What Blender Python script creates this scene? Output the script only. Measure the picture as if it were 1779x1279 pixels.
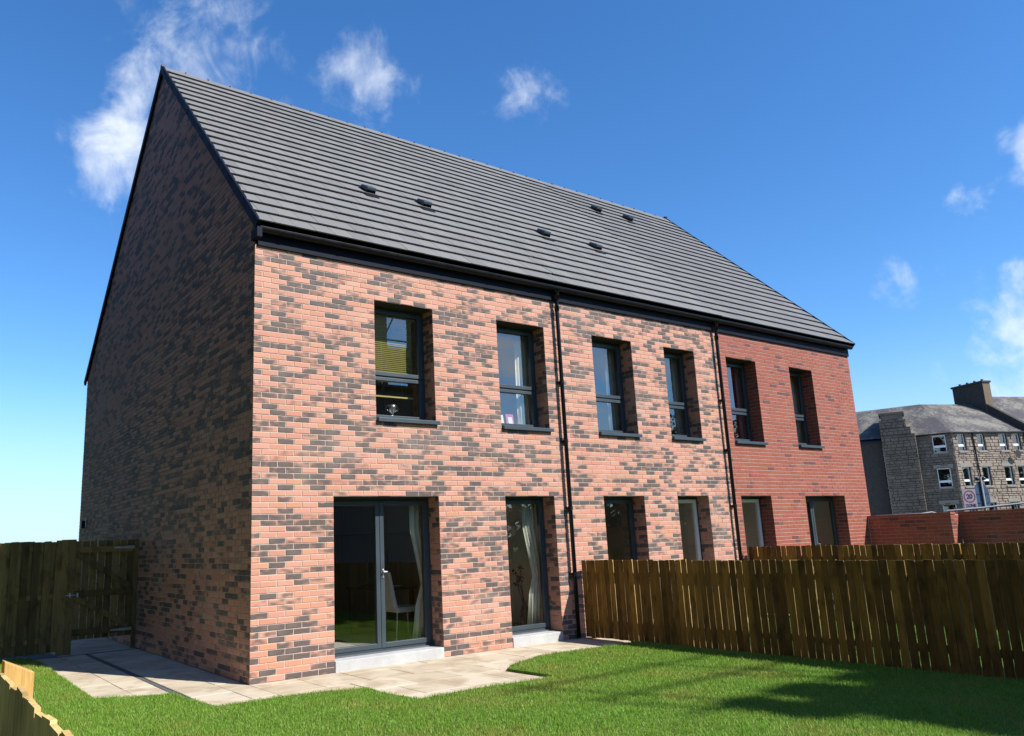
import bpy, math, random
import numpy as np
from mathutils import Vector, Matrix
random.seed(7); rng = np.random.default_rng(11)
for o in list(bpy.data.objects): bpy.data.objects.remove(o, do_unlink=True)
scene = bpy.context.scene
COL = scene.collection
rad = math.radians

# ------------------------------------------------------------------ camera
CAM = Vector((-3.7347, -9.668, 1.6002))
cd = bpy.data.cameras.new('camera'); cam = bpy.data.objects.new('camera', cd); COL.objects.link(cam)
Rv = Vector((0.8155, -0.5774, -0.0396)); Uv = Vector((-0.086, -0.1887, 0.9783)); Fv = Vector((0.5723, 0.7944, 0.2036))
m = Matrix((Rv, Uv, -Fv)).transposed().to_4x4(); m.translation = CAM
cam.matrix_world = m
cd.sensor_fit = 'HORIZONTAL'; cd.sensor_width = 36.0; cd.lens = 36.0 * 1372.385 / 1779.0
cd.shift_x = 98.53 / 1779.0; cd.shift_y = 14.54 / 1779.0
cd.clip_start = 0.05; cd.clip_end = 3000
scene.camera = cam

# ------------------------------------------------------------------ sun, sky, exposure
SUN_DIR = Vector((0.41, -0.91, 0.93)).normalized()          # towards the sun
sd = bpy.data.lights.new('sun', 'SUN'); sd.energy = 5.0; sd.angle = rad(0.53); sd.color = (1.0, 0.955, 0.885)
sun = bpy.data.objects.new('sun', sd); COL.objects.link(sun)
sun.rotation_euler = SUN_DIR.to_track_quat('Z', 'Y').to_euler(); sun.location = (10, -20, 30)
scene.view_settings.view_transform = 'Standard'; scene.view_settings.look = 'None'
scene.view_settings.exposure = 0.62; scene.view_settings.gamma = 1.0; scene.view_settings.use_curve_mapping = False
scene.cycles.caustics_reflective = False; scene.cycles.caustics_refractive = False

W = bpy.data.worlds.new('World'); scene.world = W; W.use_nodes = True
nt = W.node_tree; nt.nodes.clear()
class NT:
    def __init__(s, nt): s.nt = nt
    def n(s, t, **k):
        x = s.nt.nodes.new(t)
        for a, b in k.items(): setattr(x, a, b)
        return x
    def l(s, a, b): s.nt.links.new(a, b)
    def put(s, sock, v):
        if hasattr(v, 'is_output') or isinstance(v, bpy.types.NodeSocket): s.l(v, sock)
        else: sock.default_value = v
    def math(s, op, a, b=0.0, c=0.0, clamp=False):
        x = s.n('ShaderNodeMath', operation=op, use_clamp=clamp)
        for i, v in enumerate((a, b, c)): s.put(x.inputs[i], v)
        return x.outputs[0]
    def vmath(s, op, a, b=(0, 0, 0), out=0):
        x = s.n('ShaderNodeVectorMath', operation=op); s.put(x.inputs[0], a); s.put(x.inputs[1], b)
        return x.outputs[out]
    def rng(s, v, a, b, c=0.0, d=1.0, smooth=True):
        x = s.n('ShaderNodeMapRange', interpolation_type='SMOOTHSTEP' if smooth else 'LINEAR')
        for i, q in enumerate((v, a, b, c, d)): s.put(x.inputs[i], q)
        return x.outputs[0]
    def noise(s, vec, scale, detail=4, rough=0.55, dist=0.0, dim='3D', w=None):
        x = s.n('ShaderNodeTexNoise', noise_dimensions=dim)
        if vec is not None: s.l(vec, x.inputs['Vector'])
        x.inputs['Scale'].default_value = scale; x.inputs['Detail'].default_value = detail
        x.inputs['Roughness'].default_value = rough; x.inputs['Distortion'].default_value = dist
        if w is not None: s.put(x.inputs['W'], w)
        return x.outputs[0]
    def mix(s, f, a, b, t='RGBA', blend='MIX'):
        x = s.n('ShaderNodeMix', data_type=t, blend_type=blend)
        ii = (0, 6, 7) if t == 'RGBA' else (0, 2, 3)
        for i, v in zip(ii, (f, a, b)):
            if isinstance(v, tuple) and len(v) == 3: v = (*v, 1)
            s.put(x.inputs[i], v)
        return x.outputs[2 if t == 'RGBA' else 0]
w = NT(nt)
sky = w.n('ShaderNodeTexSky', sky_type='NISHITA'); sky.sun_disc = False
sky.sun_elevation = math.asin(SUN_DIR.z); sky.sun_rotation = math.atan2(SUN_DIR.x, SUN_DIR.y)
sky.altitude = 100; sky.air_density = 1.0; sky.dust_density = 0.0; sky.ozone_density = 3.0
skyc = w.n('ShaderNodeHueSaturation'); skyc.inputs['Saturation'].default_value = 1.22; skyc.inputs['Value'].default_value = 1.0
w.l(sky.outputs[0], skyc.inputs['Color'])
tint = w.mix(1.0, skyc.outputs[0], (1.22, 1.42, 1.62), blend='MULTIPLY')
upz = w.n('ShaderNodeSeparateXYZ'); w.l(w.vmath('NORMALIZE', w.n('ShaderNodeTexCoord').outputs['Generated']), upz.inputs[0])
tint = w.mix(w.rng(upz.outputs[2], 0.22, -0.02, 0.0, 0.85), tint, (4.3, 6.1, 7.8))
D = w.n('ShaderNodeTexCoord').outputs['Generated']
D = w.vmath('NORMALIZE', D)
wob = w.noise(D, 7.0, 6, 0.6, 0.6)
fine = w.noise(w.vmath('MULTIPLY', D, (1.0, 1.0, 0.7)), 19.0, 12, 0.63, 0.6)
lobes = [((.1974, .8138, .5466), .050, .8), ((.1778, .8593, .4796), .060, 1.0), ((.188, .842, .515), .050, .95), ((.178, .8735, .4541), .070, 1.0), ((.172, .893, .42), .062, .9), ((.235, .805, .545), .065, .68), ((.285, .79, .535), .06, .62),
         ((.4137, .7367, .5349), .060, .75), ((.40, .755, .515), .06, .62), ((.36, .78, .512), .05, .45),
         ((.5714, .6364, .5182), .048, .6), ((.8997, .2673, .3501), .032, .8), ((.8929, .3064, .3298), .026, .7), ((.925, .245, .36), .045, .9),
         ((.9308, .3105, .193), .045, 1.0), ((.938, .275, .175), .06, 1.2), ((.925, .29, .22), .035, .8), ((.94, .29, .13), .06, .9),
         ((.8826, .3909, .2611), .034, .62), ((.8014, .5041, .322), .03, .28)]
wn = w.n('ShaderNodeTexNoise'); w.l(D, wn.inputs['Vector']); wn.inputs['Scale'].default_value = 9.0; wn.inputs['Detail'].default_value = 5; wn.inputs['Roughness'].default_value = 0.6
wv = w.vmath('SUBTRACT', wn.outputs['Color'], (0.5, 0.5, 0.5)); sc_ = w.n('ShaderNodeVectorMath', operation='SCALE'); w.l(wv, sc_.inputs[0]); sc_.inputs['Scale'].default_value = 0.17
DW = w.vmath('ADD', D, sc_.outputs[0])
acc = None
for c, r, s_ in lobes:
    L = Vector(c).normalized()
    dd = w.vmath('DISTANCE', DW, tuple(L), out=1)
    f = w.rng(dd, r * 1.6, 0.0, 0.0, s_)
    acc = f if acc is None else w.math('MAXIMUM', acc, f)
comb = w.math('ADD', w.math('MULTIPLY', wob, 0.4), w.math('MULTIPLY', fine, 0.6))
lob = w.rng(w.math('ADD', acc, w.math('MULTIPLY', w.math('SUBTRACT', comb, 0.5), 2.7)), 0.22, 1.35)
lob = w.math('MULTIPLY', lob, w.rng(acc, 0.02, 0.3))
# scattered fair-weather clouds over the rest of the dome
inview = w.rng(w.vmath('DOT_PRODUCT', D, tuple(Fv + 0.06 * Rv), out=1), 0.60, 0.72)
gen = w.noise(w.vmath('MULTIPLY', D, (1, 1, 2.2)), 2.6, 8, 0.58, 0.4)
gen = w.math('ADD', gen, w.math('MULTIPLY', w.math('MULTIPLY', w.rng(upz.outputs[2], 0.02, 0.12), w.rng(upz.outputs[2], 0.42, 0.2)), 0.07))
gen = w.math('MULTIPLY', w.rng(gen, 0.56, 0.70), w.math('SUBTRACT', 1.0, inview))
cl = w.math('MAXIMUM', lob, w.math('MULTIPLY', gen, 1.9))
cloudcol = w.mix(wob, (7.0, 7.8, 8.8), (10.0, 10.2, 10.4))
fin = w.mix(w.math('MULTIPLY', cl, w.math('MULTIPLY_ADD', acc, 0.34, 0.48)), tint, cloudcol)
bg = w.n('ShaderNodeBackground'); bg.inputs[1].default_value = 0.083
w.l(fin, bg.inputs[0]); wo = w.n('ShaderNodeOutputWorld'); w.l(bg.outputs[0], wo.inputs[0])

# ------------------------------------------------------------------ materials
MATS = {}
def newmat(name):
    mt = bpy.data.materials.new(name); mt.use_nodes = True; mt.node_tree.nodes.clear()
    MATS[name] = mt; q = NT(mt.node_tree)
    b = q.n('ShaderNodeBsdfPrincipled'); o = q.n('ShaderNodeOutputMaterial'); q.l(b.outputs[0], o.inputs[0])
    return q, b, o
def bump(q, b, h, strength=0.3, dist=0.002):
    x = q.n('ShaderNodeBump'); x.inputs['Strength'].default_value = strength; x.inputs['Distance'].default_value = dist
    q.l(h, x.inputs['Height']); q.l(x.outputs[0], b.inputs['Normal'])
def simple(name, col, rough=0.5, var=0.15, scale=8.0, spec=0.5, metal=0.0, bmp=0.0, fine=60.0):
    q, b, o = newmat(name)
    g = q.n('ShaderNodeNewGeometry').outputs['Position']
    n1 = q.noise(g, scale, 5); n2 = q.noise(g, fine, 4)
    f = q.math('ADD', q.math('MULTIPLY', n1, 0.6), q.math('MULTIPLY', n2, 0.4))
    lo = tuple(c * (1 - var) for c in col); hi = tuple(min(1, c * (1 + var)) for c in col)
    q.l(q.mix(q.rng(f, 0.3, 0.7), lo, hi), b.inputs['Base Color'])
    q.l(q.rng(n1, 0.2, 0.8, max(0.02, rough - 0.08), min(1, rough + 0.08)), b.inputs['Roughness'])
    b.inputs['Specular IOR Level'].default_value = spec; b.inputs['Metallic'].default_value = metal
    if bmp: bump(q, b, n2, bmp)
    return MATS[name]

def brickmat(name, A, B, dark, brown, mort_tint):
    q, b, o = newmat(name)
    at = q.n('ShaderNodeAttribute', attribute_name='bc')
    sx = q.n('ShaderNodeSeparateColor'); q.l(at.outputs['Color'], sx.inputs[0])
    tone, rnd, u, v = sx.outputs[0], sx.outputs[1], sx.outputs[2], at.outputs['Alpha']
    g = q.n('ShaderNodeNewGeometry').outputs['Position']
    n_f = q.noise(g, 160, 3, 0.6); n_m = q.noise(g, 30, 4, 0.6); n_l = q.noise(g, 0.9, 4, 0.6)
    # smear across one brick: follows its own u, v with its own seed
    cv = q.n('ShaderNodeCombineXYZ'); q.l(q.math('MULTIPLY', u, 1.7), cv.inputs[0]); q.l(q.math('MULTIPLY', v, 0.8), cv.inputs[1]); q.l(q.math('MULTIPLY', rnd, 37.0), cv.inputs[2])
    sm = q.noise(cv.outputs[0], 1.1, 0, 0.4)
    edge = q.math('MINIMUM', q.math('MULTIPLY', q.math('MINIMUM', u, q.math('SUBTRACT', 1.0, u)), 9.0), q.math('MULTIPLY', q.math('MINIMUM', v, q.math('SUBTRACT', 1.0, v)), 4.0), clamp=True)
    dk = q.math('ADD', tone, q.math('MULTIPLY', q.math('SUBTRACT', sm, 0.5), 1.5))
    dk = q.math('ADD', dk, q.math('MULTIPLY', q.math('SUBTRACT', n_m, 0.5), 0.10))
    dk = q.math('SUBTRACT', dk, q.math('MULTIPLY', q.math('SUBTRACT', 1.0, edge), 0.22))
    dk = q.rng(dk, 0.05, 1.0)
    base = q.mix(rnd, A, B)
    base = q.mix(q.rng(q.math('FRACT', q.math('MULTIPLY', rnd, 7.31)), 0.86, 0.93, 0, 0.6), base, (A[0] * 1.15, A[1] * 1.2, A[2] * 0.85))
    base = q.mix(q.rng(n_f, 0.3, 0.75), base, tuple(min(1, c * 1.22) for c in A))
    base = q.mix(q.math('MULTIPLY', q.math('SUBTRACT', 1.0, edge), 0.35), base, tuple(min(1, c * 1.3 + 0.04) for c in A))
    dc = q.mix(sm, dark, brown)
    dc = q.mix(q.rng(n_f, 0.45, 0.8), dc, tuple(c * 1.5 for c in dark))
    c = q.mix(dk, base, dc)
    c = q.mix(q.rng(n_l, 0.50, 0.72, 0, 0.24), c, mort_tint)
    q.l(c, b.inputs['Base Color']); b.inputs['Roughness'].default_value = 0.62; b.inputs['Specular IOR Level'].default_value = 0.28
    bump(q, b, q.math('ADD', n_f, n_m), 0.45, 0.003)
    return MATS[name]
brickmat('brick_blend', (0.425, 0.195, 0.132), (0.545, 0.312, 0.228), (0.050, 0.045, 0.046), (0.16, 0.118, 0.10), (0.42, 0.33, 0.28))
brickmat('brick_red', (0.24, 0.068, 0.042), (0.32, 0.100, 0.062), (0.10, 0.042, 0.042), (0.15, 0.060, 0.052), (0.36, 0.20, 0.16))
simple('mortar', (0.47, 0.41, 0.36), 0.95, 0.18, 5, 0.2, bmp=0.4)
simple('mortar_red', (0.40, 0.33, 0.29), 0.95, 0.18, 5, 0.2, bmp=0.4)
simple('anthracite', (0.042, 0.058, 0.070), 0.38, 0.06, 3)
simple('black_plastic', (0.006, 0.007, 0.010), 0.4, 0.15, 6, 0.25)
simple('navy_board', (0.006, 0.009, 0.018), 0.6, 0.2, 4, 0.12)
simple('soffit_shade', (0.05, 0.045, 0.035), 0.7, 0.2, 6, 0.2)  # near-black tone painted for shade under the opening heads
simple('white_paint', (0.78, 0.79, 0.79), 0.4, 0.04, 4)
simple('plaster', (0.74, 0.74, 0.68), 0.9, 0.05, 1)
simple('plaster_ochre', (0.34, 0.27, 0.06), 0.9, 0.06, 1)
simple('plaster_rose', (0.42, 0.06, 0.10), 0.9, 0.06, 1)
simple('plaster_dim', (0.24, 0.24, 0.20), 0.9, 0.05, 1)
simple('carpet', (0.36, 0.33, 0.28), 0.98, 0.15, 40)
simple('concrete', (0.44, 0.445, 0.44), 0.85, 0.12, 4, 0.3, bmp=0.25)
simple('curtain_cream', (0.82, 0.80, 0.70), 0.9, 0.05, 10)
simple('curtain_grey', (0.55, 0.56, 0.54), 0.9, 0.05, 10)
simple('curtain_pink', (0.65, 0.40, 0.45), 0.9, 0.05, 10)
simple('blind', (0.62, 0.52, 0.16), 0.6, 0.05, 10)
simple('steel', (0.55, 0.56, 0.58), 0.32, 0.1, 10, metal=0.9)
simple('galvanised', (0.13, 0.14, 0.15), 0.55, 0.15, 10, metal=0.3)
simple('leather', (0.66, 0.65, 0.61), 0.5, 0.05, 20)
simple('dark_cloth', (0.03, 0.028, 0.03), 0.9, 0.2, 20)
simple('cushion', (0.45, 0.42, 0.38), 0.9, 0.1, 20)
simple('dark_wood', (0.05, 0.03, 0.02), 0.4, 0.3, 6)
simple('vase_glaze', (0.10, 0.075, 0.05), 0.2, 0.35, 14)
simple('dried_flower', (0.035, 0.02, 0.018), 0.9, 0.3, 30)
simple('paper_pink', (0.60, 0.12, 0.32), 0.7, 0.1, 20)
simple('soil', (0.09, 0.065, 0.04), 1.0, 0.3, 20, 0.1, bmp=0.6)
simple('asphalt', (0.05, 0.05, 0.052), 0.9, 0.2, 6, 0.3, bmp=0.4)
simple('gravel', (0.10, 0.115, 0.15), 0.95, 0.4, 60, 0.3, bmp=0.8)
simple('field', (0.06, 0.10, 0.025), 1.0, 0.35, 0.5, 0.1)
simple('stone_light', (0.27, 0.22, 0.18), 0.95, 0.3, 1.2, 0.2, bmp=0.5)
simple('stone_trim', (0.25, 0.225, 0.195), 0.95, 0.1, 2, 0.2)
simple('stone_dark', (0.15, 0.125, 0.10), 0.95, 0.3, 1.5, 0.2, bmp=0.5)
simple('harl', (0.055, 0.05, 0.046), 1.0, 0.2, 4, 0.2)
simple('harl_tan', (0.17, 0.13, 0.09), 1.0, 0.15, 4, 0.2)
simple('slate_blue', (0.03, 0.045, 0.09), 0.6, 0.2, 4)
simple('red_door', (0.13, 0.022, 0.016), 0.5, 0.1, 4)
simple('sign_white', (0.24, 0.22, 0.25), 0.5, 0.06, 6)
simple('sign_blue', (0.03, 0.07, 0.12), 0.5, 0.1, 4)
simple('sign_red', (0.16, 0.02, 0.06), 0.5, 0.05, 4)
simple('sign_black', (0.02, 0.02, 0.05), 0.5, 0.05, 4)
simple('block', (0.20, 0.20, 0.20), 0.95, 0.15, 3)
simple('leaf', (0.05, 0.085, 0.02), 0.6, 0.4, 3)
simple('leaf_red_bounce', (0.16, 0.058, 0.042), 0.6, 0.4, 3)  # red-brown so the added belt bounces warm light onto the gable
simple('bark', (0.10, 0.075, 0.055), 0.95, 0.3, 8, bmp=0.6)

# lichened slate
q, b, o = newmat('slate_old')
g = q.n('ShaderNodeNewGeometry').outputs['Position']
n1 = q.noise(g, 0.55, 5, 0.6); n2 = q.noise(g, 5.0, 5, 0.7)
f = q.rng(q.math('ADD', q.math('MULTIPLY', n1, 0.6), q.math('MULTIPLY', n2, 0.5)), 0.50, 0.68)
q.l(q.mix(f, (0.062, 0.056, 0.060), (0.19, 0.18, 0.145)), b.inputs['Base Color']); b.inputs['Roughness'].default_value = 0.9

# roof tile
q, b, o = newmat('roof_tile')
at = q.n('ShaderNodeAttribute', attribute_name='bc'); sx = q.n('ShaderNodeSeparateColor'); q.l(at.outputs['Color'], sx.inputs[0])
g = q.n('ShaderNodeNewGeometry').outputs['Position']
n1 = q.noise(g, 1.2, 5, 0.6); n2 = q.noise(g, 45, 4, 0.6)
c = q.mix(sx.outputs[1], (0.137, 0.135, 0.130), (0.178, 0.175, 0.167))
c = q.mix(q.rng(n1, 0.4, 0.75, 0, 0.5), c, (0.185, 0.186, 0.18))
c = q.mix(q.rng(n2, 0.5, 0.8, 0, 0.35), c, (0.10, 0.102, 0.104))
c = q.mix(sx.outputs[0], c, (0.105, 0.109, 0.112))
q.l(c, b.inputs['Base Color']); b.inputs['Roughness'].default_value = 0.62; bump(q, b, n2, 0.2)

# paving slab
q, b, o = newmat('slab')
oi = q.n('ShaderNodeObjectInfo').outputs['Random']
g = q.n('ShaderNodeNewGeometry').outputs['Position']
n1 = q.noise(g, 2.2, 5, 0.6, 0.5); n2 = q.noise(g, 90, 4, 0.6); n3 = q.noise(q.vmath('MULTIPLY', g, (1, 7, 1)), 1.6, 4, 0.6)
c = q.mix(oi, (0.46, 0.385, 0.27), (0.57, 0.50, 0.38))
c = q.mix(q.rng(n1, 0.42, 0.66, 0, 0.75), c, (0.34, 0.26, 0.16))
c = q.mix(q.rng(n3, 0.52, 0.75, 0, 0.5), c, (0.58, 0.52, 0.40))
c = q.mix(q.rng(n2, 0.45, 0.8, 0, 0.3), c, (0.34, 0.28, 0.20))
q.l(c, b.inputs['Base Color']); b.inputs['Roughness'].default_value = 0.9; bump(q, b, n2, 0.3)

def wood(name, A, B, knot, end):
    q, b, o = newmat(name)
    oi = q.n('ShaderNodeObjectInfo').outputs['Random']
    g = q.n('ShaderNodeTexCoord').outputs['Object']
    cv = q.n('ShaderNodeCombineXYZ'); q.l(q.math('MULTIPLY', oi, 71.0), cv.inputs[0]); q.l(q.math('MULTIPLY', oi, 33.0), cv.inputs[1]); q.l(q.math('MULTIPLY', oi, 13.0), cv.inputs[2])
    p = q.vmath('ADD', g, cv.outputs[0])
    gr = q.noise(q.vmath('MULTIPLY', p, (1, 1, 0.06)), 60, 5, 0.6, 0.6)
    bl = q.noise(q.vmath('MULTIPLY', p, (1, 1, 0.5)), 6.0, 4, 0.6)
    kn = q.noise(q.vmath('MULTIPLY', p, (1, 1, 0.55)), 11, 2, 0.5)
    c = q.mix(q.rng(gr, 0.3, 0.72), A, B)
    c = q.mix(q.rng(bl, 0.45, 0.72, 0, 0.8), c, tuple(x * 0.4 for x in A))
    c = q.mix(q.rng(kn, 0.70, 0.80, 0, 0.75), c, knot)
    hs = q.n('ShaderNodeHueSaturation'); q.l(c, hs.inputs['Color']); q.l(q.rng(oi, 0, 1, 0.5, 1.45, False), hs.inputs['Value'])
    q.l(hs.outputs[0], b.inputs['Base Color']); b.inputs['Roughness'].default_value = 0.8; b.inputs['Specular IOR Level'].default_value = 0.25
    bump(q, b, gr, 0.35, 0.002)
wood('fence_brown', (0.15, 0.076, 0.013), (0.26, 0.135, 0.024), (0.03, 0.015, 0.006), None)
wood('fence_dark', (0.20, 0.125, 0.04), (0.29, 0.19, 0.062), (0.04, 0.022, 0.008), None)
wood('fence_edge_sunlit', (0.34, 0.24, 0.095), (0.46, 0.34, 0.15), (0.15, 0.08, 0.03), None)  # sunlight on the board edges put into a paler wood colour
wood('fence_board_lit', (0.56, 0.37, 0.13), (0.74, 0.52, 0.22), (0.22, 0.10, 0.03), None)  # brighter wood colour stands for light on the boards' shaded face
wood('fence_pale', (0.34, 0.20, 0.06), (0.46, 0.29, 0.10), (0.15, 0.06, 0.015), None)

# glass: double glazing, mirrors a good part of the sky and lets the room show
q, b, o = newmat('glass'); q.nt.nodes.remove(b)
ge = q.n('ShaderNodeNewGeometry'); co = q.math('ABSOLUTE', q.vmath('DOT_PRODUCT', ge.outputs['Normal'], ge.outputs['Incoming'], out=1))
fac = q.math('MULTIPLY_ADD', q.math('POWER', q.math('SUBTRACT', 1.0, co), 4.0), 0.82, 0.18, clamp=True)
gl = q.n('ShaderNodeBsdfGlossy'); gl.inputs['Roughness'].default_value = 0.0; gl.inputs['Color'].default_value = (0.95, 0.98, 1, 1)
tr = q.n('ShaderNodeBsdfTransparent'); tr.inputs[0].default_value = (0.80, 0.83, 0.80, 1)
mx = q.n('ShaderNodeMixShader'); q.l(fac, mx.inputs[0]); q.l(tr.outputs[0], mx.inputs[1]); q.l(gl.outputs[0], mx.inputs[2]); q.l(mx.outputs[0], o.inputs[0])

# grass blades
q, b, o = newmat('grass_blade')
at = q.n('ShaderNodeAttribute', attribute_name='gc'); sx = q.n('ShaderNodeSeparateColor'); q.l(at.outputs['Color'], sx.inputs[0])
g = q.n('ShaderNodeNewGeometry').outputs['Position']
pn = q.noise(g, 0.9, 4, 0.6)
c = q.mix(sx.outputs[0], (0.13, 0.29, 0.025), (0.26, 0.45, 0.055))
c = q.mix(q.rng(pn, 0.46, 0.70, 0, 0.75), c, (0.37, 0.35, 0.08))
c = q.mix(q.math('MULTIPLY', sx.outputs[2], 0.35), c, (0.26, 0.34, 0.05))
c = q.mix(q.math('MULTIPLY', sx.outputs[1], 0.9), c, (0.34, 0.29, 0.11))
q.l(c, b.inputs['Base Color']); b.inputs['Roughness'].default_value = 0.5; b.inputs['Specular IOR Level'].default_value = 0.35
tl = q.n('ShaderNodeBsdfTranslucent'); q.l(c, tl.inputs[0]); mx = q.n('ShaderNodeMixShader'); mx.inputs[0].default_value = 0.35
q.l(b.outputs[0], mx.inputs[1]); q.l(tl.outputs[0], mx.inputs[2]); q.l(mx.outputs[0], o.inputs[0])
simple('lawn_base', (0.085, 0.155, 0.025), 1.0, 0.4, 25, 0.1, bmp=0.6)

# ------------------------------------------------------------------ helpers
WL = {}                                                     # world location of every object that parents others
def wl(p): return WL.get(p.name, Vector((0, 0, 0))) if p else Vector((0, 0, 0))
def tag(o, label=None, cat=None, group=None, kind=None):
    if label: o['label'] = label
    if cat: o['category'] = cat
    if group: o['group'] = group
    if kind: o['kind'] = kind
    return o
def thing(name, loc, label, cat, group=None):
    o = bpy.data.objects.new(name, None); COL.objects.link(o); o.location = loc; o.empty_display_size = 0.2
    WL[o.name] = Vector(loc); return tag(o, label, cat, group)
def link(name, me, parent=None, loc=None):
    o = bpy.data.objects.new(name, me); COL.objects.link(o); o.parent = parent
    if loc is not None: o.location = Vector(loc) - wl(parent)
    return o
class Frame:                                                # a vertical wall face: u along it, z up, o outwards
    def __init__(s, org, ang):
        s.o = Vector(org); s.du = Vector((math.cos(ang), math.sin(ang), 0)); s.n = Vector((math.sin(ang), -math.cos(ang), 0)); s.ang = ang
    def P(s, u, o, z): return s.o + s.du * u + s.n * o + Vector((0, 0, z))
class MB:
    def __init__(s): s.v = []; s.f = []; s.bc = []
    def face(s, pts):
        i = len(s.v); s.v += [tuple(p) for p in pts]; s.f.append(tuple(range(i, i + len(pts)))); return s
    def hexa(s, p):                                         # 8 points: bottom ring 0-3, top ring 4-7
        i = len(s.v); s.v += [tuple(x) for x in p]
        s.f += [tuple(i + k for k in q) for q in ((3, 2, 1, 0), (4, 5, 6, 7), (0, 1, 5, 4), (1, 2, 6, 5), (2, 3, 7, 6), (3, 0, 4, 7))]; return s
    def box(s, x0, x1, y0, y1, z0, z1):
        return s.hexa([(x0, y0, z0), (x1, y0, z0), (x1, y1, z0), (x0, y1, z0), (x0, y0, z1), (x1, y0, z1), (x1, y1, z1), (x0, y1, z1)])
    def fbox(s, fr, u0, u1, o0, o1, z0, z1):
        return s.hexa([fr.P(u0, o1, z0), fr.P(u1, o1, z0), fr.P(u1, o0, z0), fr.P(u0, o0, z0), fr.P(u0, o1, z1), fr.P(u1, o1, z1), fr.P(u1, o0, z1), fr.P(u0, o0, z1)])
    def ring(s, fr, u0, u1, z0, z1, w, o0, o1):             # rectangular frame
        s.fbox(fr, u0, u0 + w, o0, o1, z0, z1); s.fbox(fr, u1 - w, u1, o0, o1, z0, z1)
        s.fbox(fr, u0 + w, u1 - w, o0, o1, z0, z0 + w); s.fbox(fr, u0 + w, u1 - w, o0, o1, z1 - w, z1); return s
    def tube(s, path, r, n=10, caps=True):
        path = [Vector(p) for p in path]; rs = r if isinstance(r, (list, tuple)) else [r] * len(path); base = len(s.v)
        for k, p in enumerate(path):
            d = (path[min(k + 1, len(path) - 1)] - path[max(k - 1, 0)]).normalized()
            a = Vector((0, 0, 1)) if abs(d.z) < 0.9 else Vector((1, 0, 0)); x = d.cross(a).normalized(); y = d.cross(x)
            for j in range(n):
                t = 2 * math.pi * j / n; s.v.append(tuple(p + (x * math.cos(t) + y * math.sin(t)) * rs[k]))
        for k in range(len(path) - 1):
            for j in range(n):
                s.f.append((base + k * n + j, base + k * n + (j + 1) % n, base + (k + 1) * n + (j + 1) % n, base + (k + 1) * n + j))
        if caps: s.f.append(tuple(base + j for j in range(n))); s.f.append(tuple(base + (len(path) - 1) * n + j for j in range(n)))
        return s
    def lathe(s, c, prof, n=16):
        base = len(s.v); c = Vector(c)
        for r, z in prof:
            for j in range(n): t = 2 * math.pi * j / n; s.v.append((c.x + r * math.cos(t), c.y + r * math.sin(t), c.z + z))
        for k in range(len(prof) - 1):
            for j in range(n): s.f.append((base + k * n + j, base + k * n + (j + 1) % n, base + (k + 1) * n + (j + 1) % n, base + (k + 1) * n + j))
        return s
    def mesh(s, name, mat, off=Vector((0, 0, 0))):
        me = bpy.data.meshes.new(name); me.from_pydata([(x - off.x, y - off.y, z - off.z) for x, y, z in s.v], [], s.f)
        if s.bc: a = me.color_attributes.new('bc', 'FLOAT_COLOR', 'POINT'); a.data.foreach_set('color', np.array(s.bc, dtype=np.float32).ravel())
        me.materials.append(MATS[mat]); return me
    def build(s, name, mat, parent=None, bevel=0.0, smooth=False, origin=None):
        org = Vector(origin) if origin is not None else wl(parent)
        me = s.mesh(name, mat, org); o = link(name, me, parent)
        if origin is not None: o.location = org - wl(parent)
        WL[o.name] = org
        if smooth:
            for p in me.polygons: p.use_smooth = True
        if bevel:
            bm = o.modifiers.new('bevel', 'BEVEL'); bm.width = bevel; bm.segments = 2; bm.limit_method = 'ANGLE'
        return o

# ------------------------------------------------------------------ ground, lawns, street
mb = MB(); mb.face([(-400, -400, -0.08), (500, -400, -0.08), (500, 500, -0.08), (-400, 500, -0.08)])
tag(mb.build('ground', 'field'), kind='structure')
mb = MB(); mb.face([(17.5, -60, -0.03), (46, -60, -0.03), (46, 80, -0.03), (17.5, 80, -0.03)])
tag(mb.build('road', 'asphalt'), kind='structure')
mb = MB(); mb.box(46, 64, -60, 80, -0.03, 0.10)
tag(mb.build('pavement', 'concrete'), kind='structure')

FENCE_X = 5.53
edge = [(-2.01, 5.25), (-1.69, 5.10), (-1.61, 4.3), (-1.63, 3.25), (-1.66, 0.42), (-1.3, 0.17), (-0.91, -0.02), (-0.84, -0.76), (-0.78, -1.16), (-0.27, -1.15),
        (0.36, -1.23), (0.81, -1.42), (0.81, -1.87), (0.88, -2.4), (1.52, -2.37), (2.6, -2.47), (2.73, -2.42), (2.68, -1.62), (2.87, -1.43), (3.69, -1.09), (4.66, -1.15), (FENCE_X, -1.2)]
lawn_poly = [(-3.6, 5.25)] + edge + [(FENCE_X, -9.5), (-3.6, -9.5)]
import bmesh
bm = bmesh.new(); vs = [bm.verts.new((x, y, 0.03)) for x, y in lawn_poly]; fc = bm.faces.new(vs)
ex = bmesh.ops.extrude_face_region(bm, geom=[fc]); bmesh.ops.translate(bm, vec=(0, 0, -0.07), verts=[v for v in ex['geom'] if isinstance(v, bmesh.types.BMVert)])
bmesh.ops.triangulate(bm, faces=bm.faces[:]); me = bpy.data.meshes.new('lawn'); bm.to_mesh(me); bm.free(); me.materials.append(MATS['lawn_base'])
tag(link('lawn', me), kind='structure')
for (x0, x1) in ((FENCE_X + 0.03, 10.0), (10.06, 14.8)):
    mb = MB(); mb.box(x0, x1, -9.5, -1.0, -0.05, 0.03); tag(mb.build('lawn', 'lawn_base'), kind='structure')
    mb = MB(); mb.box(x0, x1, -1.0, -0.0, -0.05, 0.0); tag(mb.build('patio', 'slab'), kind='structure')
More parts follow.
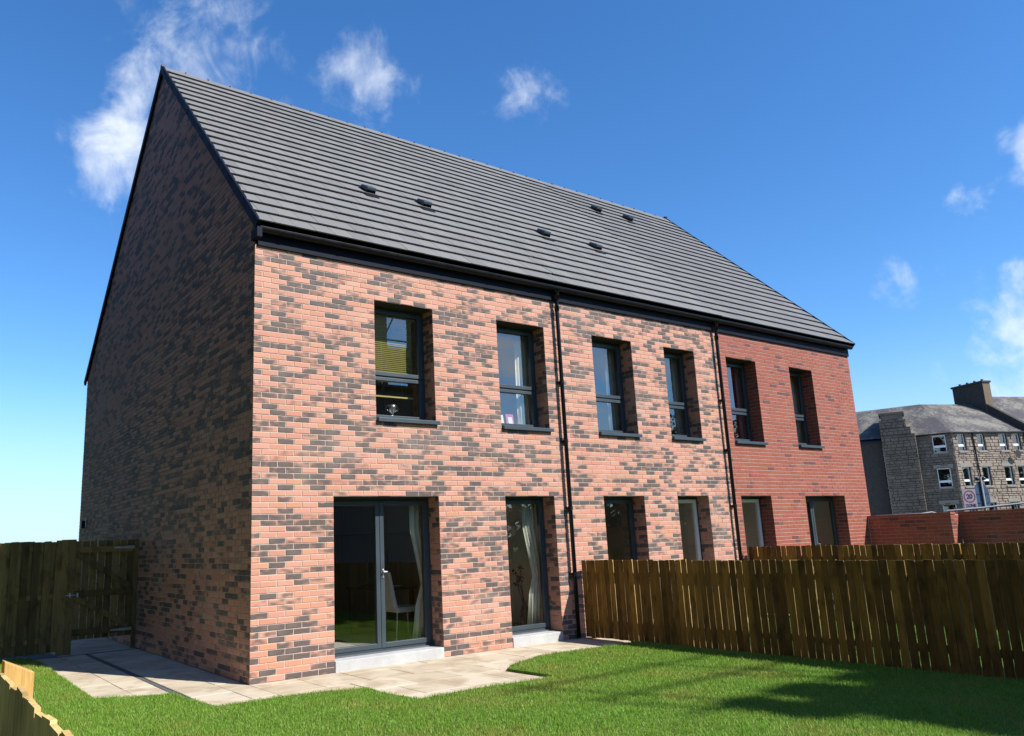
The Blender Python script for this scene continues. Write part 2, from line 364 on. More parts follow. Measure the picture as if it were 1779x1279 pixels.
mb = MB(); mb.box(-8, -1.25, 5.0, 5.9, -0.06, -0.005); tag(mb.build('gravel_strip', 'gravel'), kind='structure')
mb = MB(); mb.box(-1.25, 0.0, 5.32, 12.0, -0.06, -0.002); tag(mb.build('path', 'slab'), kind='structure')

def in_poly(px, py, poly):
    ins = np.zeros(px.shape, bool); n = len(poly); j = n - 1
    for i in range(n):
        xi, yi = poly[i]; xj, yj = poly[j]
        cnd = ((yi > py) != (yj > py)) & (px < (xj - xi) * (py - yi) / (yj - yi + 1e-12) + xi); ins ^= cnd; j = i
    return ins
def grass(name, poly, n, hmin, hmax, wd, label, zb=0.025):
    P = np.array(poly); x = rng.uniform(P[:, 0].min(), P[:, 0].max(), n); y = rng.uniform(P[:, 1].min(), P[:, 1].max(), n)
    k = in_poly(x, y, poly); x, y = x[k], y[k]; n = len(x)
    a = rng.uniform(0, 2 * np.pi, n); clump = 0.5 + 0.5 * np.sin(x * 7.3 + np.sin(y * 5.1) * 2) * np.sin(y * 6.7 + np.sin(x * 3.3) * 2)
    h = rng.uniform(hmin, hmax, n) * (0.75 + 0.4 * clump); wdt = wd * rng.uniform(0.7, 1.3, n)
    lean = h * rng.uniform(0.1, 0.75, n); la = rng.uniform(0, 2 * np.pi, n)
    dx, dy = np.cos(a) * wdt / 2, np.sin(a) * wdt / 2; lx, ly = np.cos(la) * lean, np.sin(la) * lean
    V = np.empty((n, 5, 3), np.float32)
    V[:, 0] = np.stack([x - dx, y - dy, np.full(n, zb)], 1); V[:, 1] = np.stack([x + dx, y + dy, np.full(n, zb)], 1)
    mx, my = x + lx * 0.35, y + ly * 0.35; mz = zb + h * 0.6
    V[:, 2] = np.stack([mx + dx * .8, my + dy * .8, mz], 1); V[:, 3] = np.stack([mx - dx * .8, my - dy * .8, mz], 1)
    V[:, 4] = np.stack([x + lx, y + ly, zb + h], 1)
    idx = (np.arange(n) * 5)[:, None]; loops = np.concatenate([idx + [0, 1, 2, 3], idx + [3, 2, 4]], 1).astype(np.int32).ravel()
    me = bpy.data.meshes.new(name); me.vertices.add(n * 5); me.vertices.foreach_set('co', V.ravel())
    me.loops.add(n * 7); me.loops.foreach_set('vertex_index', loops); me.polygons.add(n * 2)
    st = np.stack([np.arange(n) * 7, np.arange(n) * 7 + 4], 1).astype(np.int32).ravel(); me.polygons.foreach_set('loop_start', st); me.update(calc_edges=True)
    C = np.zeros((n, 5, 4), np.float32); C[..., 0] = rng.random(n)[:, None]; C[..., 1] = (rng.random(n) < 0.07)[:, None]; C[..., 2] = (np.sin(np.floor((y + .15 * x) / .42) * 12.9898) * 43758.5453 % 1.0)[:, None]; C[..., 3] = 1
    at = me.color_attributes.new('gc', 'FLOAT_COLOR', 'POINT'); at.data.foreach_set('color', C.ravel())
    me.materials.append(MATS['grass_blade']); return tag(link(name, me), label, 'grass', kind='stuff')
vis = [(-3.55, 5.2)] + edge + [(FENCE_X - 0.02, -8.6), (-3.55, -8.6)]
grass('grass', vis, 720000, 0.018, 0.044, 0.0045, 'short mown green lawn grass in front of the brick terrace')

# patio slabs: each a part of the paving
pat = thing('patio', (1.0, -0.5, 0), None, None); tag(pat, kind='structure'); pat['label'] = 'beige concrete slab paving wrapped round the house corner'
def slab(x0, x1, y0, y1):
    g_ = 0.004; key = (round(x1 - x0, 2), round(y1 - y0, 2))
    if key not in slab.c:
        a, b_ = key[0] / 2 - g_, key[1] / 2 - g_; k = 0.004; mb = MB()
        mb.v = [(-a, -b_, -.05), (a, -b_, -.05), (a, b_, -.05), (-a, b_, -.05), (-a, -b_, -k), (a, -b_, -k), (a, b_, -k), (-a, b_, -k), (-a + k, -b_ + k, 0), (a - k, -b_ + k, 0), (a - k, b_ - k, 0), (-a + k, b_ - k, 0)]
        mb.f = [(0, 1, 5, 4), (1, 2, 6, 5), (2, 3, 7, 6), (3, 0, 4, 7), (4, 5, 9, 8), (5, 6, 10, 9), (6, 7, 11, 10), (7, 4, 8, 11), (8, 9, 10, 11)]
        slab.c[key] = mb.mesh('slab', 'slab')
    link('slab', slab.c[key], pat, ((x0 + x1) / 2, (y0 + y1) / 2, random.uniform(-.0025, .0025)))
slab.c = {}
ys = [0.0, -0.25, -0.85, -1.45, -2.05, -2.65]
for j in range(5):
    xs = [0.0]; 
    while xs[-1] < 5.4: xs.append(xs[-1] + 0.6)
    if j in (2, 4): xs = [0.0] + [x - 0.3 for x in xs[1:]] + [xs[-1]]
    for i in range(len(xs) - 1):
        if ys[j + 1] < -1.5 and (xs[i] < 0.3 or xs[i] > 2.9): continue
        slab(xs[i], min(xs[i + 1], 5.5), ys[j + 1], ys[j])
yl = [-1.45 + 0.6 * k for k in range(12)]
for k in range(11):
    for (x0, x1) in ((-1.82, -1.22), (-1.22, -0.86), (-0.78, -0.30), (-0.30, 0.0)):
        if yl[k + 1] < -0.3 and x1 < -0.8: continue
        slab(x0, x1, yl[k], yl[k + 1])
MB().box(-2.4, 5.5, -2.7, 5.3, -0.07, -0.012).build('bedding', 'soil', pat)
dr = MB(); dr.box(-0.856, -0.784, -0.9, 5.15, -0.045, -0.030); dr.box(-0.856, -0.848, -0.9, 5.15, -0.03, 0.0); dr.box(-0.792, -0.784, -0.9, 5.15, -0.03, 0.0)
for k in range(150): y = -0.9 + k * 0.04; dr.box(-0.848, -0.792, y, y + 0.016, -0.02, -0.003)
dr.build('drain_channel', 'galvanised', pat)

# ------------------------------------------------------------------ brickwork
M = 0.2275; CO = 0.075
def brick_geo(mb, w_, h_, tone, rnd, xf=None):
    a, c, k = w_ / 2, h_ / 2, 0.0035
    V = [(-a + k, 0, -c + k), (a - k, 0, -c + k), (a - k, 0, c - k), (-a + k, 0, c - k), (-a, .003, -c), (a, .003, -c), (a, .003, c), (-a, .003, c), (-a, .013, -c), (a, .013, -c), (a, .013, c), (-a, .013, c)]
    i = len(mb.v); mb.v += [xf(*p) for p in V] if xf else V
    mb.bc += [(tone, rnd, p[0] / (2 * a) + 0.5, p[2] / (2 * c) + 0.5) for p in V]
    mb.f += [tuple(i + q for q in t) for t in ((0, 1, 2, 3), (4, 5, 1, 0), (5, 6, 2, 1), (6, 7, 3, 2), (7, 4, 0, 3), (8, 9, 5, 4), (9, 10, 6, 5), (10, 11, 7, 6), (11, 8, 4, 7))]
BV = {}
def brick_variant(w_, h_, mat, dk):
    k = random.randrange(9); key = (round(w_, 3), round(h_, 3), mat, dk, k)
    if key not in BV:
        mb = MB(); brick_geo(mb, key[0], key[1], TONE[dk](), random.random()); BV[key] = mb.mesh('brick', mat)
    return BV[key]
TONE = {0: lambda: random.uniform(-0.45, 0.05), 1: lambda: random.uniform(0.7, 1.2), 2: lambda: random.uniform(0.35, 0.6)}
def rows(u0, u1, z0, nrow, opens, par=0, clip=None, pd=(0.44, 0.60)):
    """list of bricks (ua, ub, za, zb, darkclass); opens: (ua, ub, za, zb)"""
    out = []
    for r in range(nrow):
        za = z0 + r * CO; zb = za + CO; zc = (za + zb) / 2
        lo, hi = u0, u1
        if clip:
            t = clip(zb)
            if t is None: continue
            lo, hi = max(lo, t[0]), min(hi, t[1])
            if hi - lo < 0.06: continue
        segs = [(lo, hi)]
        for (oa, ob, oz0, oz1) in opens:
            if oz0 - 1e-4 < zc < oz1:
                ns = []
                for (a, b_) in segs:
                    if ob <= a or oa >= b_: ns.append((a, b_)); continue
                    if oa > a: ns.append((a, oa))
                    if ob < b_: ns.append((ob, b_))
                segs = ns
        prev = 0
        for (a, b_) in segs:
            s0 = math.floor((a - u0) / M) * M + u0 - (M / 2 if (r + par) % 2 else 0); s = s0
            while s < b_ - 1e-4:
                x0, x1 = max(a, s), min(b_, s + M); s += M
                if x1 - x0 < 0.03: continue
                p = pd[1] if prev == 1 else pd[0]; t = random.random()
                dk = 1 if t < p * 0.68 else (2 if t < p else 0); prev = 1 if dk else 0
                out.append((x0 + (0.005 if x0 > a + 1e-4 else 0), x1 - (0.005 if x1 < b_ - 1e-4 else 0), za + 0.005, zb - 0.005, dk))
    return out
def lay(root, walls, mat, cap=300, want=True):
    """walls: list of (frame, bricks). The largest in view become parts, the rest one stuff mesh."""
    allb = []
    for fr, bs in walls:
        for b_ in bs:
            c = fr.P((b_[0] + b_[1]) / 2, 0, (b_[2] + b_[3]) / 2); d = CAM - c; L = d.length
            allb.append(((b_[1] - b_[0]) * (b_[3] - b_[2]) * max(0, d.dot(fr.n)) / L ** 3, fr, b_, c))
    allb.sort(key=lambda t: -t[0]); mb = MB()
    for i, (s, fr, b_, c) in enumerate(allb):
        w_, h_ = b_[1] - b_[0], b_[3] - b_[2]; pr = random.uniform(-.0012, .0015)
        if i < cap and want:
            o = link('brick', brick_variant(w_, h_, mat, b_[4]), root, c + fr.n * pr); o.rotation_euler.z = fr.ang
        else:
            brick_geo(mb, w_, h_, TONE[b_[4]](), random.random(), lambda x, y, z, fr=fr, c=c, pr=pr: tuple(c + fr.du * x + fr.n * (pr - y) + Vector((0, 0, z))))
    o = mb.build('brickwork', mat, root); o['kind'] = 'stuff'; return o
def sheet(mb, fr, u0, u1, z0, z1, opens, o=-0.006):
    us = sorted({u0, u1, *[x for q in opens for x in q[:2] if u0 < x < u1]}); zs = sorted({z0, z1, *[x for q in opens for x in q[2:] if z0 < x < z1]})
    for a, b_ in zip(us, us[1:]):
        for c, d in zip(zs, zs[1:]):
            mu, mz = (a + b_) / 2, (c + d) / 2
            if any(q[0] < mu < q[1] and q[2] < mz < q[3] for q in opens): continue
            mb.face([fr.P(a, o, c), fr.P(b_, o, c), fr.P(b_, o, d), fr.P(a, o, d)])

FR = Frame((0, 0, 0), 0.0)                                  # street-facing facade (y = 0)
GA = Frame((0, 0, 0), -math.pi / 2)                         # gable (x = 0), u = -y
H1 = 30 * CO; H2 = 68 * CO; S2 = 44 * CO; ZT = 5.70; STEP = 0.15
DEP = 10.92; RY = 5.023; RZ = 11.03; EY = -0.163; EZ = 5.862; BEY = 11.05; BEZ = 5.80
B1, B2, WX = 24 * M, 43.5 * M, 66 * M
gf = [(5, 12.5), (18, 22.5), (27.5, 32), (36, 40), (44.5, 49), (54.5, 61.5)]
uf = [(8, 12.5), (18, 22.5), (27.5, 32), (36, 40), (44.5, 49), (54.5, 58.5)]
opens = [(a * M, b_ * M, 0.0, H1) for a, b_ in gf] + [(a * M, b_ * M, S2, H2) for a, b_ in uf]
NR = int(round(ZT / CO))
slope = (RZ - EZ) / (RY - EY)
def gable_clip(z):
    if z < 5.62: return (-DEP, 0)
    yf = RY - (RZ - 0.10 - z) / slope; yb = RY + (RZ - 0.10 - z) * (BEY - RY) / (RZ - BEZ)
    return (-min(yb, DEP), -max(yf, 0)) if yb > yf else None

houses = []
specs = [('terraced_house', 0.0, B1, 'end terrace house of pink and charcoal blended brick with a tall shaded gable', 'brick_blend', 'mortar'),
         ('terraced_house', B1, B2, 'middle terrace house of pink and charcoal blended brick between two downpipes', 'brick_blend', 'mortar'),
         ('terraced_house', B2, WX, 'far terrace house of plain dark red brick beyond the second downpipe', 'brick_red', 'mortar_red')]
for k, (nm, x0, x1, lab, bm_, mm) in enumerate(specs):
    h = thing(nm, ((x0 + x1) / 2, DEP / 2, 0), lab, 'house', 'houses of the brick terrace'); houses.append(h)
    my = [q for q in opens if x0 <= q[0] < x1]
    walls = []
    bs = rows(x0, x1, 0, NR, my, pd=(0.46, 0.62) if k < 2 else (0.09, 0.11)); walls.append((FR, bs))
    mort = MB(); sheet(mort, FR, x0, x1, -0.1, ZT + 0.1, my)
    inner = MB(); sheet(inner, FR, x0, x1, 0, ZT + 0.1, my, -0.40)
    for (a, b_, c, d) in my:                                # brick reveals
        rr = Frame((b_, 0, 0), -math.pi / 2); ll = Frame((a, 0, 0), math.pi / 2)
        z_ = c if c > 0 else 0.0; n_ = int(round((d - z_) / CO)); rb = []; lb = []
        for r in range(n_):
            za, zb = z_ + r * CO + .005, z_ + (r + 1) * CO - .005
            for lst, sg in ((rb, -1), (lb, 1)):
                cut = [(.014, .105), (.115, .28)] if r % 2 else [(.014, .215), (.225, .28)]
                for (p0, p1) in cut:
                    dk = 1 if random.random() < (0.38 if k < 2 else 0.12) else 0
                    lst.append((-p1, -p0, za, zb, dk) if sg < 0 else (p0, p1, za, zb, dk))
        walls.append((rr, rb)); walls.append((ll, lb))
        mort.face([(b_ + .008, 0.004, c), (b_ + .008, 0.4, c), (b_ + .008, 0.4, d), (b_ + .008, 0.004, d)])
        mort.face([(a - .008, 0.004, c), (a - .008, 0.4, c), (a - .008, 0.4, d), (a - .008, 0.004, d)])
        MB().box(a - .004, b_ + .004, 0.012, 0.39, d - .002, d + .01).build('lintel', 'soffit_shade', h)  # dark sheet standing for the shaded soffit
        if c > 0: mort.face([(a, 0.004, c + .002), (b_, 0.004, c + .002), (b_, 0.4, c + .002), (a, 0.4, c + .002)])
    if k == 0:
        nrg = int(RZ / CO); gb = rows(-DEP, 0, 0, nrg, [], 1, gable_clip)
        gb = [(a, min(b_, -0.014), c, d, e) for a, b_, c, d, e in gb]; walls.append((GA, gb))
        pts = [(0.0, 0), (DEP, 0), (DEP, BEZ - 0.05), (RY, RZ - 0.06), (0.0, EZ - 0.06 + slope * 0.16)]
        mort.face([(0.008, max(y, .008), z) for y, z in pts])
    lay(h, walls, bm_)
    mort.build('mortar', mm, h)
    inner.build('inner_leaf', 'plaster', h)
    ow = MB()                                               # party wall, back wall, far gable
    if k == 0: ow.face([(0.30, 0.30, 0), (0.30, DEP, 0), (0.30, DEP, 5.7), (0.30, 0.30, 5.7)])
    ow.face([(x1 - .01, 0.02, 0), (x1 - .01, DEP, 0), (x1 - .01, DEP, 5.75), (x1 - .01, RY, RZ - 0.12), (x1 - .01, 0.02, 5.85)])
    ow.face([(x0 + .01, DEP, 0), (x1 - .01, DEP, 0), (x1 - .01, DEP, 5.75), (x0 + .01, DEP, 5.75)])
    ow.build('party_wall', mm, h)

# roof ------------------------------------------------------------
NROW = 22; SL = math.hypot(RY - EY, RZ - EZ); G = SL / NROW; TW = 0.30
ev = Vector((0, RY - EY, RZ - EZ)).normalized(); nv = Vector((0, -ev.z, ev.y))
TV = {}
def tile_geo(mb, w_, xf, tone, rnd):
    a = w_ / 2 - 0.0025; th = 0.043; L = G + 0.07           # lower end lifted by one tile thickness
    V = [(-a, 0, th - .018), (a, 0, th - .018), (a, 0, th), (-a, 0, th), (-a, L, -.018), (a, L, -.018), (a, L, 0), (-a, L, 0), (-a, .004, th + .003), (a, .004, th + .003)]
    i = len(mb.v); mb.v += [xf(*p) for p in V] if xf else V; mb.bc += [(tone, rnd, 0, 1)] * 10
    mb.f += [tuple(i + q for q in t) for t in ((0, 1, 2, 3), (3, 2, 9, 8), (8, 9, 6, 7), (0, 3, 8, 7, 4), (1, 5, 6, 9, 2), (0, 4, 5, 1))]
RM = Matrix((Vector((1, 0, 0)), ev, nv)).transposed()
reul = RM.to_euler()
for k, h in enumerate(houses):
    x0, x1 = specs[k][1:3]
    if k == 0: x0 -= 0.02
    if k == 2: x1 += 0.03
    lift = 0.010 if k < 2 else 0.0; tone = 0.0 if k < 2 else 0.30
    tl = []
    for r in range(NROW):
        s0 = math.floor((x0 + 1) / TW) * TW - 1 - (TW / 2 if r % 2 else 0) - TW
        while s0 < x1:
            a, b_ = max(x0, s0), min(x1, s0 + TW); s0 += TW
            if b_ - a < 0.03: continue
            c = Vector(((a + b_) / 2, EY, EZ)) + ev * (r * G) + nv * lift
            tl.append(((c - CAM).length, b_ - a, c))
    tl.sort(key=lambda t: t[0]); mb = MB()
    for i, (d, w_, c) in enumerate(tl):
        c = c + nv * random.uniform(-.0015, .0015)
        if i < 300:
            key = (round(w_, 3), random.randrange(8), tone)
            if key not in TV: t_ = MB(); tile_geo(t_, key[0], None, tone + random.uniform(-.22, .22), random.random()); TV[key] = t_.mesh('roof_tile', 'roof_tile')
            o = link('roof_tile', TV[key], h, c); o.rotation_euler = reul
        else: tile_geo(mb, w_, lambda x, y, z, c=c: tuple(c + Vector((x, 0, 0)) + ev * y + nv * z), tone + random.uniform(-.22, .22), random.random())
    if mb.v: mb.build('roof_tiling', 'roof_tile', h)['kind'] = 'stuff'
    dk = MB(); a = Vector((0, EY + .05, EZ)) - nv * 0.035; b_ = Vector((0, RY, RZ)) - nv * 0.035
    dk.face([(x0, a.y, a.z), (x1, a.y, a.z), (x1, b_.y, b_.z), (x0, b_.y, b_.z)])
    dk.face([(x0, RY, RZ - .05), (x1, RY, RZ - .05), (x1, BEY, BEZ), (x0, BEY, BEZ)])
    dk.build('roof_deck', 'black_plastic', h)
    # ridge tiles, each a part
    n_ = max(1, int(round((x1 - x0) / 0.45))); wv = (x1 - x0) / n_
    for i in range(n_):
        xa, xb = x0 + i * wv + .002, x0 + (i + 1) * wv - .002; t_ = MB(); z_ = RZ + 0.035 + random.uniform(-.004, .004)
        for (ya, za, yb, zb) in ((-.13, -.12, 0, 0), (0, 0, .13, -.12)):
            t_.hexa([(xa, RY + ya, z_ + za - .02), (xb, RY + ya, z_ + za - .02), (xb, RY + yb, z_ + zb - .02), (xa, RY + yb, z_ + zb - .02), (xa, RY + ya, z_ + za), (xb, RY + ya, z_ + za), (xb, RY + yb, z_ + zb), (xa, RY + yb, z_ + zb)])
        t_.bc = [(tone, .5, 0, 1)] * len(t_.v); rt = t_.build('ridge_tile', 'roof_tile', h)
        cp = MB(); cp.box(xb - .012, xb + .012, RY - .03, RY + .03, z_ - .004, z_ + .012); cp.build('ridge_clip', 'black_plastic', rt)
    # fascia, gutter, brackets
    fa = MB(); fa.box(x0 + (.0 if k else .05), x1 - (0.0 if k < 2 else .04), -0.035, 0.0, 5.60, EZ - 0.01); fa.build('fascia_board', 'navy_board', h)
    so = MB(); so.box(x0 + .02, x1 - .02, 0.0, 0.012, 5.60, 5.90); so.build('soffit_strip', 'black_plastic', h)
    gt = MB(); gx0, gx1 = x0 + (0.03 if k == 0 else 0), x1 - (0.03 if k == 2 else 0); gc = (-0.105, EZ - 0.045); r_ = 0.062; N_ = 10
    for ring_r, flip in ((r_, 0), (r_ - .006, 1)):
        for i in range(N_):
            t0, t1 = math.pi + math.pi * i / N_, math.pi + math.pi * (i + 1) / N_
            p = [(gc[0] + ring_r * math.cos(t), gc[1] + ring_r * math.sin(t)) for t in (t0, t1)]
            gt.face([(gx0, *p[0]), (gx1, *p[0]), (gx1, *p[1]), (gx0, *p[1])])
    gt.box(gx0, gx1, gc[0] - r_ - .002, gc[0] - r_ + .008, gc[1] - .004, gc[1] + .006)
    gto = gt.build('gutter', 'black_plastic', h, smooth=False)
    for i in range(int((gx1 - gx0) / 0.9) + 1):
        xx = gx0 + 0.35 + i * 0.9
        if xx > gx1 - .05: break
        bb = MB()
        for j in range(N_):
            t0, t1 = math.pi + math.pi * j / N_, math.pi + math.pi * (j + 1) / N_; R2 = r_ + .005
            p = [(gc[0] + R2 * math.cos(t), gc[1] + R2 * math.sin(t)) for t in (t0, t1)]
            bb.face([(xx - .02, *p[0]), (xx + .02, *p[0]), (xx + .02, *p[1]), (xx - .02, *p[1])])
        bb.build('gutter_bracket', 'black_plastic', gto)
# verges
def verge(h, xa, xb, pts, name):
    v = MB()
    for (ya, za, yb, zb) in pts:
        d = Vector((0, yb - ya, zb - za)).normalized(); n_ = Vector((0, -d.z, d.y)); n_ = n_ if n_.z > 0 else -n_
        lo, hi = n_ * -0.085, n_ * 0.05; a, b_ = Vector((0, ya, za)), Vector((0, yb, zb))
        v.hexa([(xa, *(a + lo)[1:]), (xb, *(a + lo)[1:]), (xb, *(b_ + lo)[1:]), (xa, *(b_ + lo)[1:]), (xa, *(a + hi)[1:]), (xb, *(a + hi)[1:]), (xb, *(b_ + hi)[1:]), (xa, *(b_ + hi)[1:])])
    return v.build(name, 'navy_board', h, 0.006)
mid = Vector((0, EY, EZ)) + ev * SL * 0.63
vg = verge(houses[0], -0.045, 0.0, [(EY - .01, EZ - .01, mid.y - .004, mid.z - .004)], 'verge_trim'); verge(houses[0], -0.045, 0.0, [(mid.y + .004, mid.z + .004, RY - 0.02, RZ - .02)], 'verge_trim')
verge(houses[0], -0.045, 0.0, [(RY + .02, RZ - .02, BEY + .06, BEZ - .05)], 'verge_trim')
MB().box(-0.045, 0.03, EY - .02, 0.04, EZ - 0.20, EZ - .06).build('verge_end_cap', 'navy_board', houses[0], 0.004)
MB().box(-0.05, 0.02, RY - .045, RY + .045, RZ - .07, RZ + .055).build('ridge_end_cap', 'black_plastic', houses[0], 0.006)
verge(houses[2], WX + 0.03, WX + 0.06, [(EY - .01, EZ - .01, RY, RZ)], 'verge_trim')
MB().box(WX - .02, WX + 0.07, RY - .06, RY + .06, RZ - .07, RZ + .07).build('ridge_end_cap', 'black_plastic', houses[2], 0.006)
# roof vents
def vent(h, x, y):
    c = Vector((x, y, EZ + (y - EY) * slope)) + nv * 0.03
    def X(p): return tuple(c + Vector((p[0], 0, 0)) + ev * p[1] + nv * p[2])
    t_ = MB(); a = 0.125
    t_.hexa([X(p) for p in ((-a, -.22, .0), (a, -.22, .0), (a, .20, .0), (-a, .20, .0), (-a, -.22, .014), (a, -.22, .014), (a, .20, .014), (-a, .20, .014))])
    ro = t_.build('roof_vent', 'black_plastic', h)
    t2 = MB(); t2.hexa([X(p) for p in ((-.10, -.08, .07), (.10, -.08, .07), (.11, .17, .014), (-.11, .17, .014), (-.085, -.06, .125), (.085, -.06, .125), (.10, .17, .075), (-.10, .17, .075))])
    t2.build('vent_cowl', 'anthracite', ro, 0.012)
    t3 = MB()
    for i in range(5): xx = -.08 + i * .04; t3.hexa([X(p) for p in ((xx - .006, -.09, .014), (xx + .006, -.09, .014), (xx + .006, .12, .014), (xx - .006, .12, .014), (xx - .006, -.07, .075), (xx + .006, -.07, .075), (xx + .006, .12, .075), (xx - .006, .12, .075))])
    t3.build('vent_louvre', 'black_plastic', ro)
for hh, x, y in ((0, 2.63, 1.55), (0, 3.795, 1.55), (1, 6.73, 1.58), (1, 8.2, 1.57), (2, 10.85, 3.93), (2, 12.06, 3.93)): vent(houses[hh], x, y)
# downpipes
def downpipe(h, x, zend):
    y = -0.105; t_ = MB()
    path = [(x, -0.105, EZ - .09), (x, -0.105, EZ - .19), (x + .0, -0.10, EZ - .26), (x, -0.085, EZ - .36), (x, -0.08, EZ - .44), (x, -0.08, zend)]
    t_.tube(path, 0.034, 12); o = t_.build('downpipe', 'black_plastic', h, smooth=True)
    t2 = MB(); t2.tube([(x, -0.105, EZ - .02), (x, -0.105, EZ - .13)], [.055, .043], 12); t2.build('outlet', 'black_plastic', o, smooth=True)
    for z in (EZ - .22, EZ - .42): MB().tube([(x, -0.103 if z > 5.5 else -.08, z + .04), (x, -0.101 if z > 5.5 else -.08, z - .04)], .042, 12).build('pipe_socket', 'black_plastic', o, smooth=True)
    for z in (4.15, 3.15, 2.05, 1.0):
        b_ = MB(); b_.tube([(x, -.08, z + .03), (x, -.08, z - .03)], .041, 12); b_.box(x - .055, x + .055, -.05, .0, z - .018, z + .018); b_.build('pipe_bracket', 'black_plastic', o)
downpipe(houses[0], 5.385, 0.02); downpipe(houses[1], 9.775, 0.02)

# ------------------------------------------------------------------ windows and doors
def window(h, x0, x1, z0=S2, z1=H2, tz=4.03):
    Y = -0.28                                               # frame face, as 'outwards' offset
    f_ = MB(); f_.ring(FR, x0, x1, z0 + .05, z1, 0.055, Y - .07, Y); f_.fbox(FR, x0 + .055, x1 - .055, Y - .07, Y - .004, tz - .03, tz + .03)
    o = f_.build('window', 'anthracite', h, 0.003)
    s_ = MB(); s_.ring(FR, x0 + .05, x1 - .05, tz + .012, z1 - .045, 0.058, Y - .05, Y + .016); s_.build('opening_sash', 'anthracite', o, 0.004)
    s_ = MB(); s_.ring(FR, x0 + .05, x1 - .05, z0 + .10, tz - .012, 0.05, Y - .05, Y + .010); s_.build('fixed_sash', 'anthracite', o, 0.004)
    for (a, b_) in ((tz + .05, z1 - .09), (z0 + .14, tz - .05)):
        g_ = MB(); g_.face([FR.P(x0 + .09, Y - .03, a), FR.P(x1 - .09, Y - .03, a), FR.P(x1 - .09, Y - .03, b_), FR.P(x0 + .09, Y - .03, b_)]); g_.build('pane', 'glass', o)
    sl = MB(); sl.hexa([FR.P(x0 + .012, .055, z0 - .002), FR.P(x1 + .035, .055, z0 - .002), FR.P(x1 - .002, Y, z0 + .03), FR.P(x0 + .012, Y, z0 + .03), FR.P(x0 + .012, .055, z0 + .055), FR.P(x1 + .035, .055, z0 + .055), FR.P(x1 - .002, Y, z0 + .085), FR.P(x0 + .012, Y, z0 + .085)])
    sl.build('sill', 'anthracite', o, 0.004)
    return o
def door(h, x0, x1, stile=None, white=False, z0=STEP, z1=H1):
    Y = -0.28; f_ = MB(); f_.ring(FR, x0, x1, z0, z1, 0.06, Y - .08, Y); o = f_.build('patio_door', 'anthracite', h, 0.003)
    parts = [(x0 + .05, x1 - .05)] if stile is None else [(x0 + .05, stile), (stile + .004, x1 - .05)]
    for i, (a, b_) in enumerate(parts):
        lf = MB(); lf.ring(FR, a, b_, z0 + .045, z1 - .05, 0.064, Y - .06, Y + .012 + .004 * i); lo = lf.build('door_leaf', 'white_paint' if white else 'anthracite', o, 0.004)
        g_ = MB(); g_.face([FR.P(a + .06, Y - .02, z0 + .10), FR.P(b_ - .06, Y - .02, z0 + .10), FR.P(b_ - .06, Y - .02, z1 - .11), FR.P(a + .06, Y - .02, z1 - .11)]); g_.build('pane', 'glass', o)
    hx = (stile + .04) if stile else x0 + .09
    hd = MB(); hd.fbox(FR, hx - .012, hx + .012, Y + .012, Y + .026, 1.13, 1.25); hd.fbox(FR, hx - .012, hx + .012, Y + .026, Y + .06, 1.20, 1.225); hd.fbox(FR, hx - .012, hx + .05, Y + .05, Y + .062, 1.20, 1.22)
    hd.build('handle', 'steel', o, 0.003)
    st = MB(); st.fbox(FR, x0 + .004, x1 - .004, -0.36, 0.012, -0.05, z0 - .012); st.build('door_step', 'concrete', h, 0.008)
    th = MB(); th.fbox(FR, x0 + .004, x1 - .004, Y - .02, Y + .05, z0 - .012, z0 + .006); th.build('threshold', 'galvanised', o)
    return o
for k, h in enumerate(houses):
    for i in (2 * k, 2 * k + 1):
        window(h, uf[i][0] * M, uf[i][1] * M)
stl = [1.99, None, None, None, None, 13.05]
for i, (a, b_) in enumerate(gf): door(houses[i // 2], a * M, b_ * M, stl[i], i in (3, 4))
# rooms
def room(h, x0, x1, z0, z1, yb, mat):
    r_ = MB()
    r_.face([(x0, .41, z0), (x0, yb, z0), (x0, yb, z1), (x0, .41, z1)]); r_.face([(x1, .41, z0), (x1, yb, z0), (x1, yb, z1), (x1, .41, z1)])
    r_.face([(x0, yb, z0), (x1, yb, z0), (x1, yb, z1), (x0, yb, z1)]); r_.build('room_wall', mat, h)
    c = MB(); c.face([(x0, .41, z1), (x1, .41, z1), (x1, yb, z1), (x0, yb, z1)]); c.build('room_ceiling', 'plaster', h)
    c = MB(); c.face([(x0, .41, z0), (x1, .41, z0), (x1, yb, z0), (x0, yb, z0)]); c.build('room_floor', 'carpet', h)
gz = (STEP, 2.50); uz = (2.72, 5.30)
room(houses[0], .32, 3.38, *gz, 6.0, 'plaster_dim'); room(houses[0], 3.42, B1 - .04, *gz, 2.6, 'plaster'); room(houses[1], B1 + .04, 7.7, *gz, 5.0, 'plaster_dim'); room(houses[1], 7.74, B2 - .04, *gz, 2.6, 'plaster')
room(houses[2], B2 + .04, 11.7, *gz, 3.0, 'plaster'); room(houses[2], 11.74, WX - .04, *gz, 4.0, 'plaster')
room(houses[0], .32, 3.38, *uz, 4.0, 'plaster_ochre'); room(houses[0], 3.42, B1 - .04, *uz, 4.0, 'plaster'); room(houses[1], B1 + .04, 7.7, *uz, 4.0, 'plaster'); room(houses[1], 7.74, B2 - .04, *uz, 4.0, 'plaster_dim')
room(houses[2], B2 + .04, 11.7, *uz, 4.0, 'plaster_rose'); room(houses[2], 11.74, WX - .04, *uz, 4.0, 'plaster')
# small lamp on the gable
MB().box(-0.08, 0.0, 10.25, 10.38, 2.22, 2.38).build('wall_lamp', 'black_plastic', houses[0], 0.008)
MB().box(-0.02, 0.0, 10.12, 10.16, 2.22, 2.42).build('meter_plate', 'white_paint', houses[0], 0.004)

